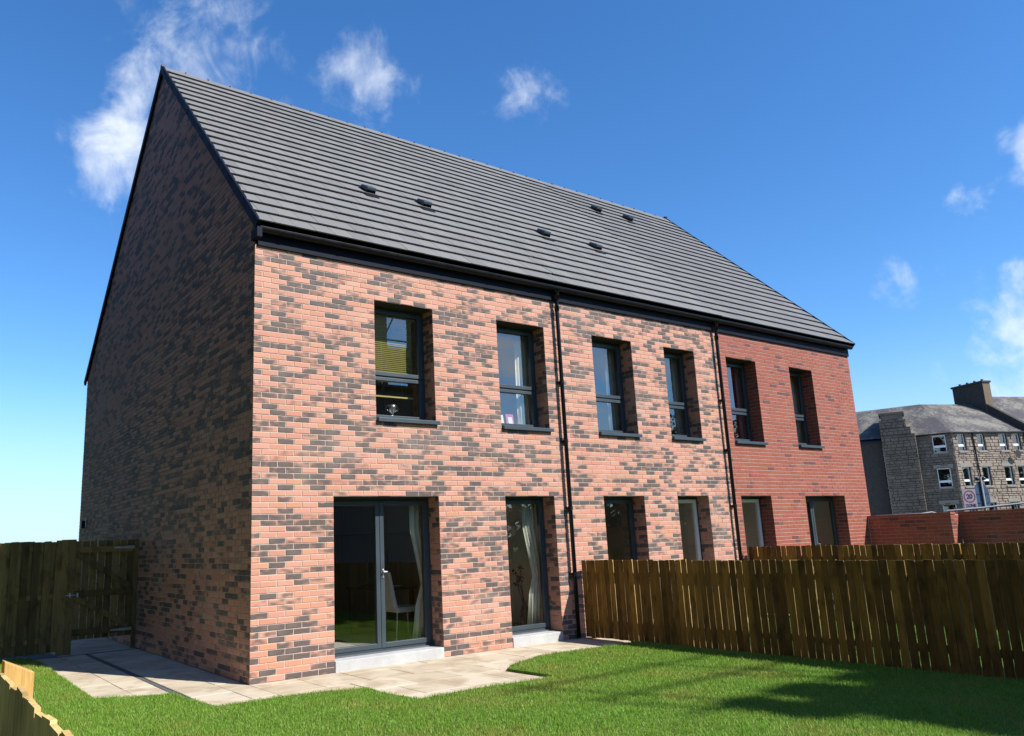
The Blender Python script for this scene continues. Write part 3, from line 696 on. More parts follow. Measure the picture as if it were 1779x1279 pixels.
# ------------------------------------------------------------------ things seen in the rooms
def curtain(x0, x1, z0, z1, mat, label, y=0.47, gather=0.0):
    mb = MB(); n_ = max(10, int((x1 - x0) / 0.012)); zz = [z0 + (z1 - z0) * t for t in (0, .25, .38, .5, .75, 1)]
    base = 0
    for j, z in enumerate(zz):
        g_ = 1 - gather * math.exp(-((z - (z0 + (z1 - z0) * .4)) / 0.35) ** 2)
        for i in range(n_ + 1):
            t = i / n_; x = x1 - (1 - t) * (x1 - x0) * g_; mb.v.append((x, y + 0.028 * math.sin(t * (x1 - x0) * 75) + .008 * math.sin(t * 31 + j), z))
    for j in range(len(zz) - 1):
        for i in range(n_): a = j * (n_ + 1) + i; mb.f.append((a, a + 1, a + n_ + 2, a + n_ + 1))
    o = mb.build('curtain', mat, smooth=True); sol = o.modifiers.new('thick', 'SOLIDIFY'); sol.thickness = 0.003
    return tag(o, label, 'curtain', 'curtains in the windows of the terrace')
curtain(2.62, 3.02, .18, 2.30, 'curtain_cream', 'long cream curtain gathered at the right of the double patio door', gather=.45)
curtain(4.80, 5.28, .18, 2.30, 'curtain_cream', 'long white curtain behind the narrow glazed door left of the first downpipe', gather=.35)
curtain(4.84, 5.24, 3.35, 5.10, 'curtain_cream', 'cream curtain at the right of the upper window left of the first downpipe')
curtain(7.04, 7.44, 3.35, 5.10, 'curtain_grey', 'grey curtain in the upper window just right of the first downpipe')
curtain(8.94, 9.34, 3.35, 5.10, 'curtain_grey', 'grey curtain in the upper window left of the second downpipe')
curtain(11.05, 11.45, 3.35, 5.10, 'curtain_pink', 'pink curtain in the left upper window of the red brick house')
curtain(13.10, 13.60, 3.35, 5.10, 'curtain_cream', 'pale curtain in the right upper window of the red brick house')
# blind in the first upper window
bl = thing('venetian_blind', (2.4, .47, 4.0), 'half lowered yellow venetian blind in the upper window nearest the gable', 'blind')
MB().box(1.96, 2.98, .45, .50, 5.02, 5.07).build('head_rail', 'blind', bl)
for k in range(34): z = 4.00 + k * 0.030; MB().hexa([(1.98, .470, z), (2.74, .470, z), (2.74, .472, z), (1.98, .472, z), (1.98, .462, z + .018), (2.74, .462, z + .018), (2.74, .464, z + .018), (1.98, .464, z + .018)]).build('slat', 'blind', bl)
MB().box(1.98, 2.74, .455, .48, 3.76, 3.785).build('bottom_rail', 'blind', bl)
for xx in (2.2, 2.55): MB().tube([(xx, .468, 5.02), (xx, .468, 3.785)], .0018, 5).build('cord', 'blind', bl)
for (a, b_) in ((1.82, 2.86), (4.08, 5.14)): MB().box(a, b_, .35, .56, S2 + .10, S2 + .13).build('window_board', 'white_paint', houses[0], .004)
# trophy on the sill
tr_ = thing('trophy_cup', (2.32, .39, S2 + .13), 'small silver trophy cup on the sill under the yellow blind', 'trophy')
MB().lathe((2.32, .39, S2 + .13), [(0, 0), (.045, 0), (.04, .02), (.012, .035), (.012, .07), (.05, .10), (.062, .16), (.066, .20), (.055, .20), (.04, .11)], 16).build('bowl', 'steel', tr_, smooth=True)
for s_ in (-1, 1):
    MB().tube([(2.32 + s_ * .06, .39, S2 + .32), (2.32 + s_ * .10, .39, S2 + .31), (2.32 + s_ * .10, .39, S2 + .26), (2.32 + s_ * .055, .39, S2 + .235)], .005, 6).build('handle', 'steel', tr_, smooth=True)
# cards on the second sill
for (x, w_, h_, mt, lab) in ((4.42, .09, .18, 'white_paint', 'white folded card on the sill of the upper window beside the downpipe'), (4.60, .16, .20, 'paper_pink', 'pink framed card on the sill of the upper window beside the downpipe')):
    zc = S2 + .13; c = thing('greeting_card', (x, .42, zc), lab, 'card', 'cards on the window sill'); a, b_ = x - w_ / 2, x + w_ / 2
    def leaf(ya, yb, nm, mt_, a=a, b_=b_, z0=zc, z1=zc + h_): MB().hexa([(a, ya, z0), (b_, ya, z0), (b_, ya + .003, z0), (a, ya + .003, z0), (a, yb, z1), (b_, yb, z1), (b_, yb + .003, z1), (a, yb + .003, z1)]).build(nm, mt_, c)
    leaf(.38, .41, 'front', mt); leaf(.45, .415, 'back', mt)
    if mt == 'paper_pink': leaf(.3805, .401, 'print', 'white_paint', x - .04, x + .05, zc + .03, zc + .15)
# vase with dried flowers
vs_ = thing('flower_vase', (4.88, .62, STEP), 'tall dark vase of dried flower heads behind the narrow glazed door', 'vase')
MB().lathe((4.88, .62, STEP), [(0, 0), (.05, 0), (.065, .08), (.078, .20), (.07, .30), (.04, .38), (.028, .42), (.036, .45), (.03, .45), (.022, .40)], 20).build('pot', 'vase_glaze', vs_, smooth=True)
for i in range(7):
    a = random.uniform(0, 6.28); r_ = random.uniform(.03, .12); hz = random.uniform(.82, 1.12); cx, cy = 4.88 - .12 + r_ * math.cos(a), .62 + r_ * .6 * math.sin(a)
    st = MB().tube([(4.88, .62, STEP + .35), ((4.88 + cx) / 2, (.62 + cy) / 2, STEP + .55), (cx, cy, hz)], .006, 6).build('stem', 'dried_flower', vs_)
    fl = MB()
    for j in range(44):
        th, ph = random.uniform(0, 6.28), random.uniform(0, 3.14); R_ = random.uniform(.04, .085); d = Vector((math.sin(ph) * math.cos(th), math.sin(ph) * math.sin(th), math.cos(ph)))
        e = d.orthogonal().normalized() * .020; c0 = Vector((cx, cy, hz)); fl.face([c0 + d * .01, c0 + d * R_ * .6 + e, c0 + d * R_, c0 + d * R_ * .6 - e])
    fl.build('flower_head', 'dried_flower', st)
# dining chair, table, sofa in the front room
ch = thing('dining_chair', (2.8, 1.05, STEP), 'white leather dining chair behind the right pane of the patio door', 'chair')
MB().box(2.60, 3.04, .84, 1.26, STEP + .43, STEP + .51).build('seat', 'leather', ch, 0.025)
t_ = MB(); t_.hexa([(2.56, .85, STEP + .48), (2.63, .85, STEP + .48), (2.63, 1.25, STEP + .48), (2.56, 1.25, STEP + .48), (2.47, .87, STEP + 1.03), (2.52, .87, STEP + 1.03), (2.52, 1.23, STEP + 1.03), (2.47, 1.23, STEP + 1.03)]); t_.build('backrest', 'leather', ch, 0.02)
for xx in (2.62, 3.01):
    for yy in (.88, 1.22): MB().tube([(xx, yy, STEP + .44), (xx + (.02 if xx > 2.8 else -.02), yy, STEP)], .012, 8).build('leg', 'steel', ch)
tb = thing('dining_table', (3.05, 1.9, STEP), 'dark dining table at the right of the front room', 'table')
MB().box(2.72, 3.34, 1.45, 2.7, STEP + .72, STEP + .76).build('table_top', 'dark_wood', tb, 0.004)
for xx in (2.78, 3.28):
    for yy in (1.52, 2.62): MB().box(xx - .03, xx + .03, yy - .03, yy + .03, STEP, STEP + .72).build('leg', 'dark_wood', tb)
pl = MB().lathe((3.05, 1.65, STEP + .762), [(0, 0), (.09, .002), (.13, .018), (.125, .02), (.085, .008), (0, .006)], 20).build('plate', 'white_paint', smooth=True); tag(pl, 'white dinner plate on the dark dining table', 'plate')
cs_ = thing('candlestick', (2.95, 1.95, STEP + .76), 'slim candle in a holder on the dark dining table', 'candlestick')
MB().lathe((2.95, 1.95, STEP + .76), [(0, 0), (.04, 0), (.012, .02), (.012, .09), (.02, .10), (0, .10)], 12).build('holder', 'dark_wood', cs_, smooth=True)
MB().tube([(2.95, 1.95, STEP + .86), (2.95, 1.95, STEP + 1.12)], .009, 8).build('candle', 'white_paint', cs_)
sf = thing('sofa', (1.1, 3.0, STEP), 'dark sofa deep in the room behind the patio door', 'sofa')
MB().box(.6, 2.3, 3.3, 4.1, STEP + .08, STEP + .42).build('seat', 'dark_cloth', sf, 0.05); MB().box(.6, 2.3, 4.1, 4.35, STEP + .08, STEP + .85).build('backrest', 'dark_cloth', sf, 0.05)
for xx in (.42, 2.3): MB().box(xx, xx + .18, 3.3, 4.3, STEP + .08, STEP + .62).build('armrest', 'dark_cloth', sf, 0.04)
cu = MB().box(1.3, 1.75, 3.85, 4.02, STEP + .43, STEP + .82).build('cushion', 'cushion', bevel=0.06); tag(cu, 'pale cushion propped on the dark sofa', 'cushion')
cl_ = MB().lathe((4.45, 1.3, 2.43), [(0, 0), (.10, .0), (.15, .03), (.15, .068), (0, .068)], 24).build('ceiling_light', 'white_paint', smooth=True); tag(cl_, 'round white ceiling light behind the narrow glazed door', 'ceiling light')

# ------------------------------------------------------------------ fences
BM = {}
def board_mesh(w_, t_, h_, mat, k):
    key = (w_, t_, round(h_, 2), mat, k)
    if key not in BM:
        mb = MB(); c = .004; r1, r2 = random.uniform(-.006, .006), random.uniform(-.006, .006)
        mb.hexa([(-w_ / 2, -t_ / 2, 0), (w_ / 2, -t_ / 2, 0), (w_ / 2, t_ / 2, 0), (-w_ / 2, t_ / 2, 0), (-w_ / 2, -t_ / 2, h_ + r1), (w_ / 2, -t_ / 2, h_ + r2), (w_ / 2, t_ / 2, h_ + r2), (-w_ / 2, t_ / 2, h_ + r1)])
        BM[key] = me_ = mb.mesh('board', mat)
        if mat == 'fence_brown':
            me_.materials.append(MATS['fence_edge_sunlit'])
            for i_ in (1, 3, 5): me_.polygons[i_].material_index = 1  # tops and sides get the painted sunlit colour
    return BM[key]
def fence(name, fr, u0, u1, z0, z1, mat, label, cat='fence', pitch=.10, bw=.090, rails=(.2, .82), rail_side=-1, posts=(), drop=0.0):
    h = thing(name, fr.P((u0 + u1) / 2, 0, z0), label, cat); n_ = int((u1 - u0) / pitch)
    for i in range(n_):
        u = u0 + (i + .5) * pitch; hh = round((z1 - z0) + drop * (u - u0) / (u1 - u0), 2)
        o = link('board', board_mesh(bw, .014, hh, mat, random.randrange(7)), h, fr.P(u + random.uniform(-.002, .002), random.uniform(-.001, .001), z0 + random.uniform(-.006, .006)))
        o.rotation_euler = (random.uniform(-.004, .004), random.uniform(-.006, .006), fr.ang)
    for t in rails:
        z = z0 + (z1 - z0) * t; a, b_ = (-.012 - .04, -.012) if rail_side < 0 else (.012, .05)
        MB().fbox(fr, u0, u1, a, b_, z - .04, z + .04).build('rail', mat, h)
    for u in posts:
        a, b_ = (-.155, -.055) if rail_side < 0 else (.055, .155)
        MB().fbox(fr, u - .05, u + .05, a, b_, z0 - .05, z1 - .02).build('post', mat, h, 0.004)
    return h
# faces -x: u = -y
fence('garden_fence', Frame((FENCE_X, 0, 0), -math.pi / 2), 0.10, 8.6, 0.03, 1.215, 'fence_brown', 'brown close-board garden fence nearest the lawn, running from the first downpipe', posts=(.2, 2.0, 3.8, 5.6, 7.4), drop=-0.04)
fence('garden_fence', Frame((10.03, 0, 0), -math.pi / 2), 0.10, 8.6, 0.03, 1.265, 'fence_brown', 'second brown garden fence, its top showing beyond the nearer one', posts=(.2, 2.0, 3.8, 5.6, 7.4), drop=-0.05)
# near fence below the camera
nf = fence('garden_fence', Frame((-3.40, 0, 0), -math.pi / 2), 4.2, 8.7, 0.0, 1.245, 'fence_board_lit', 'pale new timber fence, boards brightened as if lit, cutting the bottom left corner', pitch=.112, bw=.108, rails=(.25, .88), posts=())
po = MB(); px, py = -3.24, -5.4
po.hexa([(px, py, 0), (px + .125, py, 0), (px + .125, py + .10, 0), (px, py + .10, 0), (px, py, 1.145), (px + .125, py, 1.085), (px + .125, py + .10, 1.085), (px, py + .10, 1.145)])
po.build('post', 'fence_pale', nf, 0.004)
# tall fence on the left: boards front and back of the rails
GY = 5.40; fl = Frame((0, GY, 0), 0.0)
lf_ = thing('tall_fence', (-2.6, GY, 0), 'tall dark hit-and-miss timber fence left of the gate', 'fence')
for i in range(19):
    u = -1.298 - i * .168
    o = link('board', board_mesh(.105, .018, 1.80, 'fence_dark', random.randrange(7)), lf_, fl.P(u, .03, .06 + random.uniform(-.01, .01))); o.rotation_euler = (0, random.uniform(-.006, .006), 0)
    o = link('board', board_mesh(.105, .018, 1.80, 'fence_dark', random.randrange(7)), lf_, fl.P(u - .084, -.035, .06 + random.uniform(-.01, .01)))
for z in (.25, .95, 1.74): MB().fbox(fl, -4.6, -1.25, -.024, .018, z - .04, z + .04).build('rail', 'fence_dark', lf_)
for u in (-1.09, -1.199): MB().fbox(fl, u - .054, u + .054, -.06, .045, -.05, 1.88).build('post', 'fence_dark', lf_, .004)
gt_ = thing('garden_gate', (-.55, GY, 0), 'shaded ledged and braced timber gate between tall fence and gable', 'gate')
for i in range(8):
    u = -1.04 + .06 + i * .121
    o = link('board', board_mesh(.108, .018, 1.63, 'fence_dark', random.randrange(7)), gt_, fl.P(u, -.03, .22)); o.rotation_euler = (0, random.uniform(-.004, .004), 0)
for z in (.34, .97, 1.70): MB().fbox(fl, -1.05, -.10, -.02, .02, z - .05, z + .05).build('ledge', 'fence_dark', gt_)
for (za, zb) in ((1.66, 1.05), (.92, .40)):
    a, b_ = Vector((-1.03, 0, za)), Vector((-.14, 0, zb)); d = (b_ - a).normalized(); n_ = Vector((-d.z, 0, d.x)) * .045
    MB().hexa([fl.P(*(p.x, -.018, p.z)) if 0 else fl.P(p.x, o_, p.z) for o_ in (.026, -.018) for p in (a - n_, b_ - n_, b_ + n_, a + n_)]).build('brace', 'fence_dark', gt_)
for z in (1.72, .33): MB().hexa([fl.P(-.42, .030, z - .012), fl.P(-.05, .030, z - .03), fl.P(-.05, .020, z - .03), fl.P(-.42, .020, z - .012), fl.P(-.42, .030, z + .012), fl.P(-.05, .030, z + .03), fl.P(-.05, .020, z + .03), fl.P(-.42, .020, z + .012)]).build('hinge', 'steel', gt_)
MB().fbox(fl, -.075, -.012, -.05, .03, 0, 1.86).build('hanging_post', 'fence_dark', gt_, .003)
t_ = MB(); t_.tube([fl.P(-1.16, .06, .955), fl.P(-.98, .06, .955)], .008, 8); t_.fbox(fl, -.99, -.97, .02, .065, .92, .99); t_.fbox(fl, -1.11, -1.09, .02, .065, .92, .99); t_.build('latch', 'steel', gt_)

# garden wall of red brick, stepped
gw = thing('garden_wall', (15.0, -2, 0), 'dark red brick garden wall with a short sunlit return, right of the terrace', 'wall')
wa = Frame((14.85, 0, 0), -math.pi / 2); wb = Frame((15.26, 0, 0), -math.pi / 2); wc = Frame((14.85, -1.79, 0), 0.0)
lay(gw, [(wa, rows(.02, 1.776, 0, 23, [], pd=(.1, .14))), (wb, rows(1.79, 8.5, 0, 23, [], pd=(.1, .14))), (wc, rows(.0, .40, 0, 23, [], pd=(.1, .14)))], 'brick_red')
t_ = MB(); t_.box(14.858, 15.08, -1.782, -.0, 0, 1.735); t_.box(15.08, 15.25, -1.782, -1.57, 0, 1.735); t_.box(15.268, 15.49, -8.5, -1.782 + .0, 0, 1.735); t_.build('core', 'mortar_red', gw)
t_ = MB(); t_.box(14.84, 15.09, -1.80, -.0, 1.735, 1.785); t_.build('coping', 'brick_red', gw, .004); t_ = MB(); t_.box(15.25, 15.50, -8.5, -1.76, 1.735, 1.785); t_.build('coping', 'brick_red', gw, .004)

# ------------------------------------------------------------------ beyond: rails, signs, stone tenement
def rail(pts, label):
    h = thing('guard_rail', (pts[0][0], pts[0][1], 0), label, 'guard rail', 'street guard rails'); P = [Vector(p) for p in pts]
    MB().tube(P, .03, 8).build('top_rail', 'galvanised', h, smooth=True)
    a, b_ = P[0], P[-1]; L = (b_ - a).length; n_ = max(2, int(L / 1.0))
    for i in range(n_ + 1):
        q_ = a.lerp(b_, i / n_); MB().tube([(q_.x, q_.y, -.03), (q_.x, q_.y, min(a.z, b_.z) - .02)], .022, 8).build('upright', 'galvanised', h)
rail([(18.62, 1.87, 1.3), (18.66, 1.84, 1.72), (18.75, 1.78, 1.80), (19.76, 1.04, 1.817), (20.00, .865, 1.85), (20.10, .80, 1.82), (20.16, .774, 1.74), (20.17, .76, 1.3)], 'grey tubular guard rail with rounded ends just right of the red house')
rail([(20.22, .72, 1.3), (20.235, .71, 1.77), (20.28, .67, 1.84), (20.36, .60, 1.87), (21.06, .09, 1.91), (22.08, -.67, 2.0), (24.5, -2.4, 2.1)], 'grey tubular guard rail rising above the dark garden wall')
import itertools
def text_mesh(s_, size, mat, name, parent, mw):
    c = bpy.data.curves.new('t', 'FONT'); c.body = s_; c.size = size; c.align_x = 'CENTER'; c.align_y = 'CENTER'; c.extrude = .003; c.offset = .006 * size / .2
    o = bpy.data.objects.new('t', c); COL.objects.link(o); bpy.context.view_layer.update()
    me = bpy.data.meshes.new_from_object(o.evaluated_get(bpy.context.evaluated_depsgraph_get())); bpy.data.objects.remove(o)
    me.materials.clear(); me.materials.append(MATS[mat]); me.transform(mw); me.transform(Matrix.Translation(-wl(parent))); x = link(name, me, parent); return x
SP = Vector((34.24, 5.55, 0)); sfr = Frame(SP, math.atan2(-.3526, .4806) + rad(4)); sc = 2.49
sg = thing('speed_limit_sign', SP, 'white square 20 zone sign with red ring, left of the blue-grey sign back', 'sign')
MB().fbox(sfr, -.30, .30, -.004, .004, 2.08, 2.90).build('plate', 'sign_white', sg, .003)
t_ = MB(); N_ = 32
for j in range(N_):
    a, b_ = 2 * math.pi * j / N_, 2 * math.pi * (j + 1) / N_
    t_.face([sfr.P(r_ * math.cos(x), .008, 2.585 + r_ * math.sin(x)) for r_, x in ((.265, a), (.265, b_), (.215, b_), (.215, a))])
t_.build('red_ring', 'sign_red', sg)
def sfm(u, z): return Matrix((( sfr.du.x, 0, sfr.n.x, 0), (sfr.du.y, 0, sfr.n.y, 0), (0, 1, 0, 0), (0, 0, 0, 1))) if 0 else Matrix.Translation(sfr.P(u, .009, z)) @ Matrix((sfr.du, Vector((0, 0, 1)), sfr.n)).transposed().to_4x4()
text_mesh('20', .27, 'sign_black', 'numerals', sg, sfm(0, 2.585)); text_mesh('ZONE', .17, 'sign_black', 'lettering', sg, sfm(0, 2.20))
for u in (-.0,): MB().tube([sfr.P(u, -.04, -.05), sfr.P(u, -.04, 2.8)], .038, 10).build('post', 'galvanised', sg)
MB().fbox(sfr, -.19, .19, -.06, -.02, 2.0, 2.07).build('bracket', 'sign_black', sg)
SP2 = Vector((36.95, 6.1, 0)); s2 = Frame(SP2, sfr.ang)
sb = thing('road_sign', SP2, 'dark blue-grey house-shaped sign back on a pale post', 'sign')
t_ = MB(); pl_ = [(-.42, 2.15), (.34, 2.15), (.34, 2.90), (.10, 3.30), (-.12, 3.30), (-.42, 2.90)]
for o_ in (-.005, .005): t_.face([s2.P(u, o_, z) for u, z in pl_])
for (u0, z0), (u1, z1) in zip(pl_, pl_[1:] + pl_[:1]): t_.face([s2.P(u0, -.005, z0), s2.P(u1, -.005, z1), s2.P(u1, .005, z1), s2.P(u0, .005, z0)])
t_.build('plate', 'sign_blue', sb)
MB().tube([s2.P(.02, .05, -.05), s2.P(.02, .05, 3.5)], .045, 10).build('post', 'galvanised', sb, smooth=True)
for z in (2.35, 2.75): MB().fbox(s2, -.38, .30, .006, .022, z - .02, z + .02).build('channel', 'slate_blue', sb)
for u in (-.14, .16): MB().lathe(s2.P(u, .05, 3.42), [(0, -.07), (.08, -.05), (.10, .02), (.06, .08), (0, .09)], 12).build('lamp_head', 'sign_black', sb, smooth=True)

# stone tenement with canted corner
C0 = Vector((68.2, 19.72, 0)); T1 = Frame(C0, rad(-22)); T2 = Frame(C0, rad(-65))
te = thing('stone_tenement', C0, 'grey stone tenement with canted corner, stepped stone stack and lichened slate roof', 'building')
EAV = 8.85
def stones(fr, u0, u1, z0, z1, opens, mat, name, o=0.0):
    mb = MB(); z = z0
    while z < z1 - .05:
        h_ = min(random.choice((.16, .2, .24, .3)), z1 - z); u = u0 - random.uniform(0, .3)
        while u < u1:
            w_ = random.uniform(.3, .75); a, b_ = max(u, u0), min(u + w_, u1); u += w_
            if b_ - a < .05: continue
            segs = [(a, b_)]
            for q_ in opens:
                if q_[2] < z + h_ / 2 < q_[3]:
                    segs = [s_ for a2, b2 in segs for s_ in (((a2, min(b2, q_[0])), (max(a2, q_[1]), b2)) if (b2 > q_[0] and a2 < q_[1]) else ((a2, b2),)) if s_[1] - s_[0] > .04]
            for a2, b2 in segs:
                p = random.uniform(.015, .06) + o
                mb.hexa([fr.P(a2 + .012, o - .02, z + .012), fr.P(b2 - .012, o - .02, z + .012), fr.P(b2 - .012, o - .06, z + .012), fr.P(a2 + .012, o - .06, z + .012), fr.P(a2 + .012, o - .02, z + h_ - .012), fr.P(b2 - .012, o - .02, z + h_ - .012), fr.P(b2 - .012, o - .06, z + h_ - .012), fr.P(a2 + .012, o - .06, z + h_ - .012)])
                i = len(mb.v) - 8; e = .03
                mb.v += [tuple(fr.P(x, p, zz)) for x, zz in ((a2 + .012 + e, z + .012 + e), (b2 - .012 - e, z + .012 + e), (b2 - .012 - e, z + h_ - .012 - e), (a2 + .012 + e, z + h_ - .012 - e))]
                j = i + 8; mb.f += [(j, j + 1, j + 2, j + 3), (i, i + 1, j + 1, j), (i + 1, i + 5, j + 2, j + 1), (i + 5, i + 4, j + 3, j + 2), (i + 4, i, j, j + 3)]
        z += h_
    x = mb.build(name, mat, te); x['kind'] = 'stuff'; return x
def twin(fr, a, b_, z0, z1, o=0.0):
    f_ = MB(); f_.ring(fr, a, b_, z0, z1, .07, o - .22, o - .14); f_.fbox(fr, a + .07, b_ - .07, o - .22, o - .14, z0 + .42, z0 + .60); w_ = f_.build('window', 'white_paint', te)
    g_ = MB(); g_.face([fr.P(a + .05, o - .19, z0 + .05), fr.P(b_ - .05, o - .19, z0 + .05), fr.P(b_ - .05, o - .19, z1 - .05), fr.P(a + .05, o - .19, z1 - .05)]); g_.build('pane', 'glass', w_)
    MB().fbox(fr, a - .08, b_ + .08, o - .14, o + .10, z0 - .12, z0).build('sill', 'stone_trim', w_)
    MB().fbox(fr, a - .22, b_ + .22, o - .10, o + .05, z1, z1 + .30).build('lintel', 'stone_trim', w_)
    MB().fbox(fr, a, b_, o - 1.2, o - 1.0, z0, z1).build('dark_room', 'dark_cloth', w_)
o1 = [(a, b_, z0, z1) for a, b_ in ((.55, 1.32), (2.52, 3.30), (4.80, 5.62), (6.20, 7.02)) for z0, z1 in ((7.22, 8.68), (4.30, 5.92), (1.5, 2.95))]
o2 = [(-1.45, -.48, z0, z1) for z0, z1 in ((7.22, 8.66), (4.30, 5.90), (1.5, 2.95))]
for q_ in o1: twin(T1, q_[0], q_[1], q_[2], q_[3])
for q_ in o2: twin(T2, q_[0], q_[1], q_[2], q_[3])
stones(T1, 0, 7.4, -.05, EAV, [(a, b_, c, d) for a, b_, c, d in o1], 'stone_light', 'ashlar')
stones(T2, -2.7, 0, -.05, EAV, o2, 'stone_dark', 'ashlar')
bk = MB(); sheet(bk, T1, 0, 7.4, -.1, EAV, o1, -.05); sheet(bk, T2, -2.75, 0, -.1, EAV, o2, -.05); bk.build('joint_mortar', 'stone_trim', te)
TW_ = [(-5.2, -2.6, -.05, 9.0), (-5.2, -2.85, 9.0, 9.6), (-5.2, -3.15, 9.6, 10.3), (-5.05, -3.3, 10.3, 10.75)]
for (a, b_, z0, z1) in TW_:
    MB().fbox(T2, a + .04, b_ - .04, -2.2, .32, z0, z1 - .01).build('stack', 'stone_dark', te)
    if z1 < 10.4: stones(T2, a, b_, z0, z1, [], 'stone_dark', 'stack_stone', .36)
MB().fbox(T2, -5.15, -3.2, -2.2, .48, 10.75, 10.92).build('stack_cap', 'stone_dark', te)
MB().fbox(T2, -7.6, -5.24, -2.5, -.4, -.05, 8.6).build('side_wall', 'harl', te)
t_ = MB(); t_.hexa([T2.P(-7.8, -.1, 8.55), T2.P(-5.22, -.1, 8.55), T2.P(-5.22, -2.5, 8.55), T2.P(-7.8, -2.5, 8.55), T2.P(-7.8, -.2, 8.7), T2.P(-5.22, -.2, 8.7), T2.P(-5.22, -2.2, 9.5), T2.P(-7.8, -2.2, 9.5)]); t_.build('lean_to_roof', 'slate_blue', te)
# arched close entrance in the stack
t_ = MB(); N_ = 14; ac = (-3.75, .75)
for j in range(N_):
    a, b_ = math.pi * j / N_, math.pi * (j + 1) / N_
    t_.face([T2.P(ac[0] + r_ * math.cos(x), .44, ac[1] + r_ * math.sin(x)) for r_, x in ((1.15, a), (1.15, b_), (.85, b_), (.85, a))])
t_.build('arch', 'stone_trim', te)
t_ = MB(); t_.face([T2.P(ac[0] + .85 * math.cos(math.pi * j / N_), .43, ac[1] + .85 * math.sin(math.pi * j / N_)) for j in range(N_ + 1)] + [T2.P(ac[0] - .85, .43, -.05), T2.P(ac[0] + .85, .43, -.05)]); t_.build('door', 'red_door', te)
# roof: two planes meeting at a hip
RD, RH = -4.6, 12.0
n1, n2 = T1.n, T2.n
A_ = np.array([[n1.x, n1.y], [n2.x, n2.y]]); hb = np.linalg.solve(A_, [RD + n1.dot(C0), RD + n2.dot(C0)])
he = np.linalg.solve(A_, [.25 + n1.dot(C0), .25 + n2.dot(C0)])
hip = Vector((hb[0], hb[1], RH)); hce = Vector((he[0], he[1], EAV - .05))
t_ = MB(); a, b_ = T1.P(7.5, .25, EAV - .05), T1.P(7.5, RD, RH); t_.face([hce, a, b_, hip]); c, d = T2.P(-9, .25, EAV - .05), T2.P(-9, RD, RH - .15); t_.face([c, hce, hip, d])
bk1, bk2 = T1.P(7.5, 2 * RD, EAV), T2.P(-9, 2 * RD, EAV); t_.face([hip, b_, bk1, bk2, d]); ro_ = t_.build('roof', 'slate_old', te)
t_ = MB(); t_.fbox(T1, .1, 7.4, .15, .28, EAV - .14, EAV - .04); t_.fbox(T2, -2.6, -.1, .15, .28, EAV - .14, EAV - .04); t_.build('eaves_gutter', 'black_plastic', te)
for u in (2.0,): MB().tube([T1.P(u, .1, EAV - .1), T1.P(u + .1, .12, 5), T1.P(u + .1, .12, 0)], .055, 8).build('rain_pipe', 'black_plastic', te)
t_ = MB(); dc_ = T1.P(6.0, .45, 6.9)
N_ = 16; t_.face([dc_ + T1.du * .30 * math.cos(6.2832 * j / N_) + Vector((0, 0, .34 * math.sin(6.2832 * j / N_))) for j in range(N_)]); t_.tube([dc_, T1.P(5.9, 0, 6.3)], .02, 6); t_.build('satellite_dish', 'dark_cloth', te)
# taller neighbouring block
nb = thing('stone_tenement', T1.P(9.5, 0, 0), 'taller neighbouring stone block with wide chimney coloured dark for shade at the right edge', 'building')
t_ = MB(); e0, r0 = T1.P(7.5, .35, EAV + .45), T1.P(7.5, RD, RH + .75); L_ = 12
t_.face([T1.P(7.5, .35, -.1), T1.P(7.5, .35, EAV + .45), T1.P(7.5, RD, RH + .75), T1.P(7.5, 2 * RD, EAV + .4), T1.P(7.5, 2 * RD, -.1)]); t_.build('gable_wall', 'harl', nb)
t_ = MB(); t_.face([T1.P(7.5, .35, -.1), T1.P(7.5 + L_, .35, -.1), T1.P(7.5 + L_, .35, EAV + .4), T1.P(7.5, .35, EAV + .4)]); t_.build('front_wall', 'stone_light', nb)
t_ = MB(); t_.face([T1.P(7.75, .45, EAV + .38), T1.P(7.5 + L_, .45, EAV + .38), T1.P(7.5 + L_, RD, RH + .74), T1.P(7.75, RD, RH + .74)]); t_.face([T1.P(7.75, RD, RH + .74), T1.P(7.5 + L_, RD, RH + .74), T1.P(7.5 + L_, 2 * RD, EAV + .4), T1.P(7.75, 2 * RD, EAV + .4)]); t_.build('roof', 'slate_old', nb)
t_ = MB(); t_.hexa([T1.P(7.46, .42, EAV + .3), T1.P(7.8, .42, EAV + .3), T1.P(7.8, RD, RH + .65), T1.P(7.46, RD, RH + .65), T1.P(7.46, .42, EAV + .52), T1.P(7.8, .42, EAV + .52), T1.P(7.8, RD, RH + .87), T1.P(7.46, RD, RH + .87)]); t_.build('skew', 'harl', nb)
t_ = MB(); t_.fbox(T1, 7.42, 8.25, -6.3, -3.05, 10.5, 13.75); cho = t_.build('chimney', 'harl', nb)  # sides coloured dark to read as shaded
MB().fbox(T1, 7.44, 8.25, -3.048, -3.03, 10.5, 13.74).build('chimney_lit_face', 'harl_tan', cho)  # thin tan sheet paints the front as sunlit
MB().fbox(T1, 7.34, 8.33, -6.4, -2.95, 13.75, 13.92).build('chimney_cope', 'harl', cho)
for i in range(4): MB().lathe(T1.P(7.86, -5.8 + i * .8, 13.92), [(.0, 0), (.12, 0), (.10, .12), (.12, .2), (0, .2)], 10).build('chimney_pot', 'harl_tan', cho)

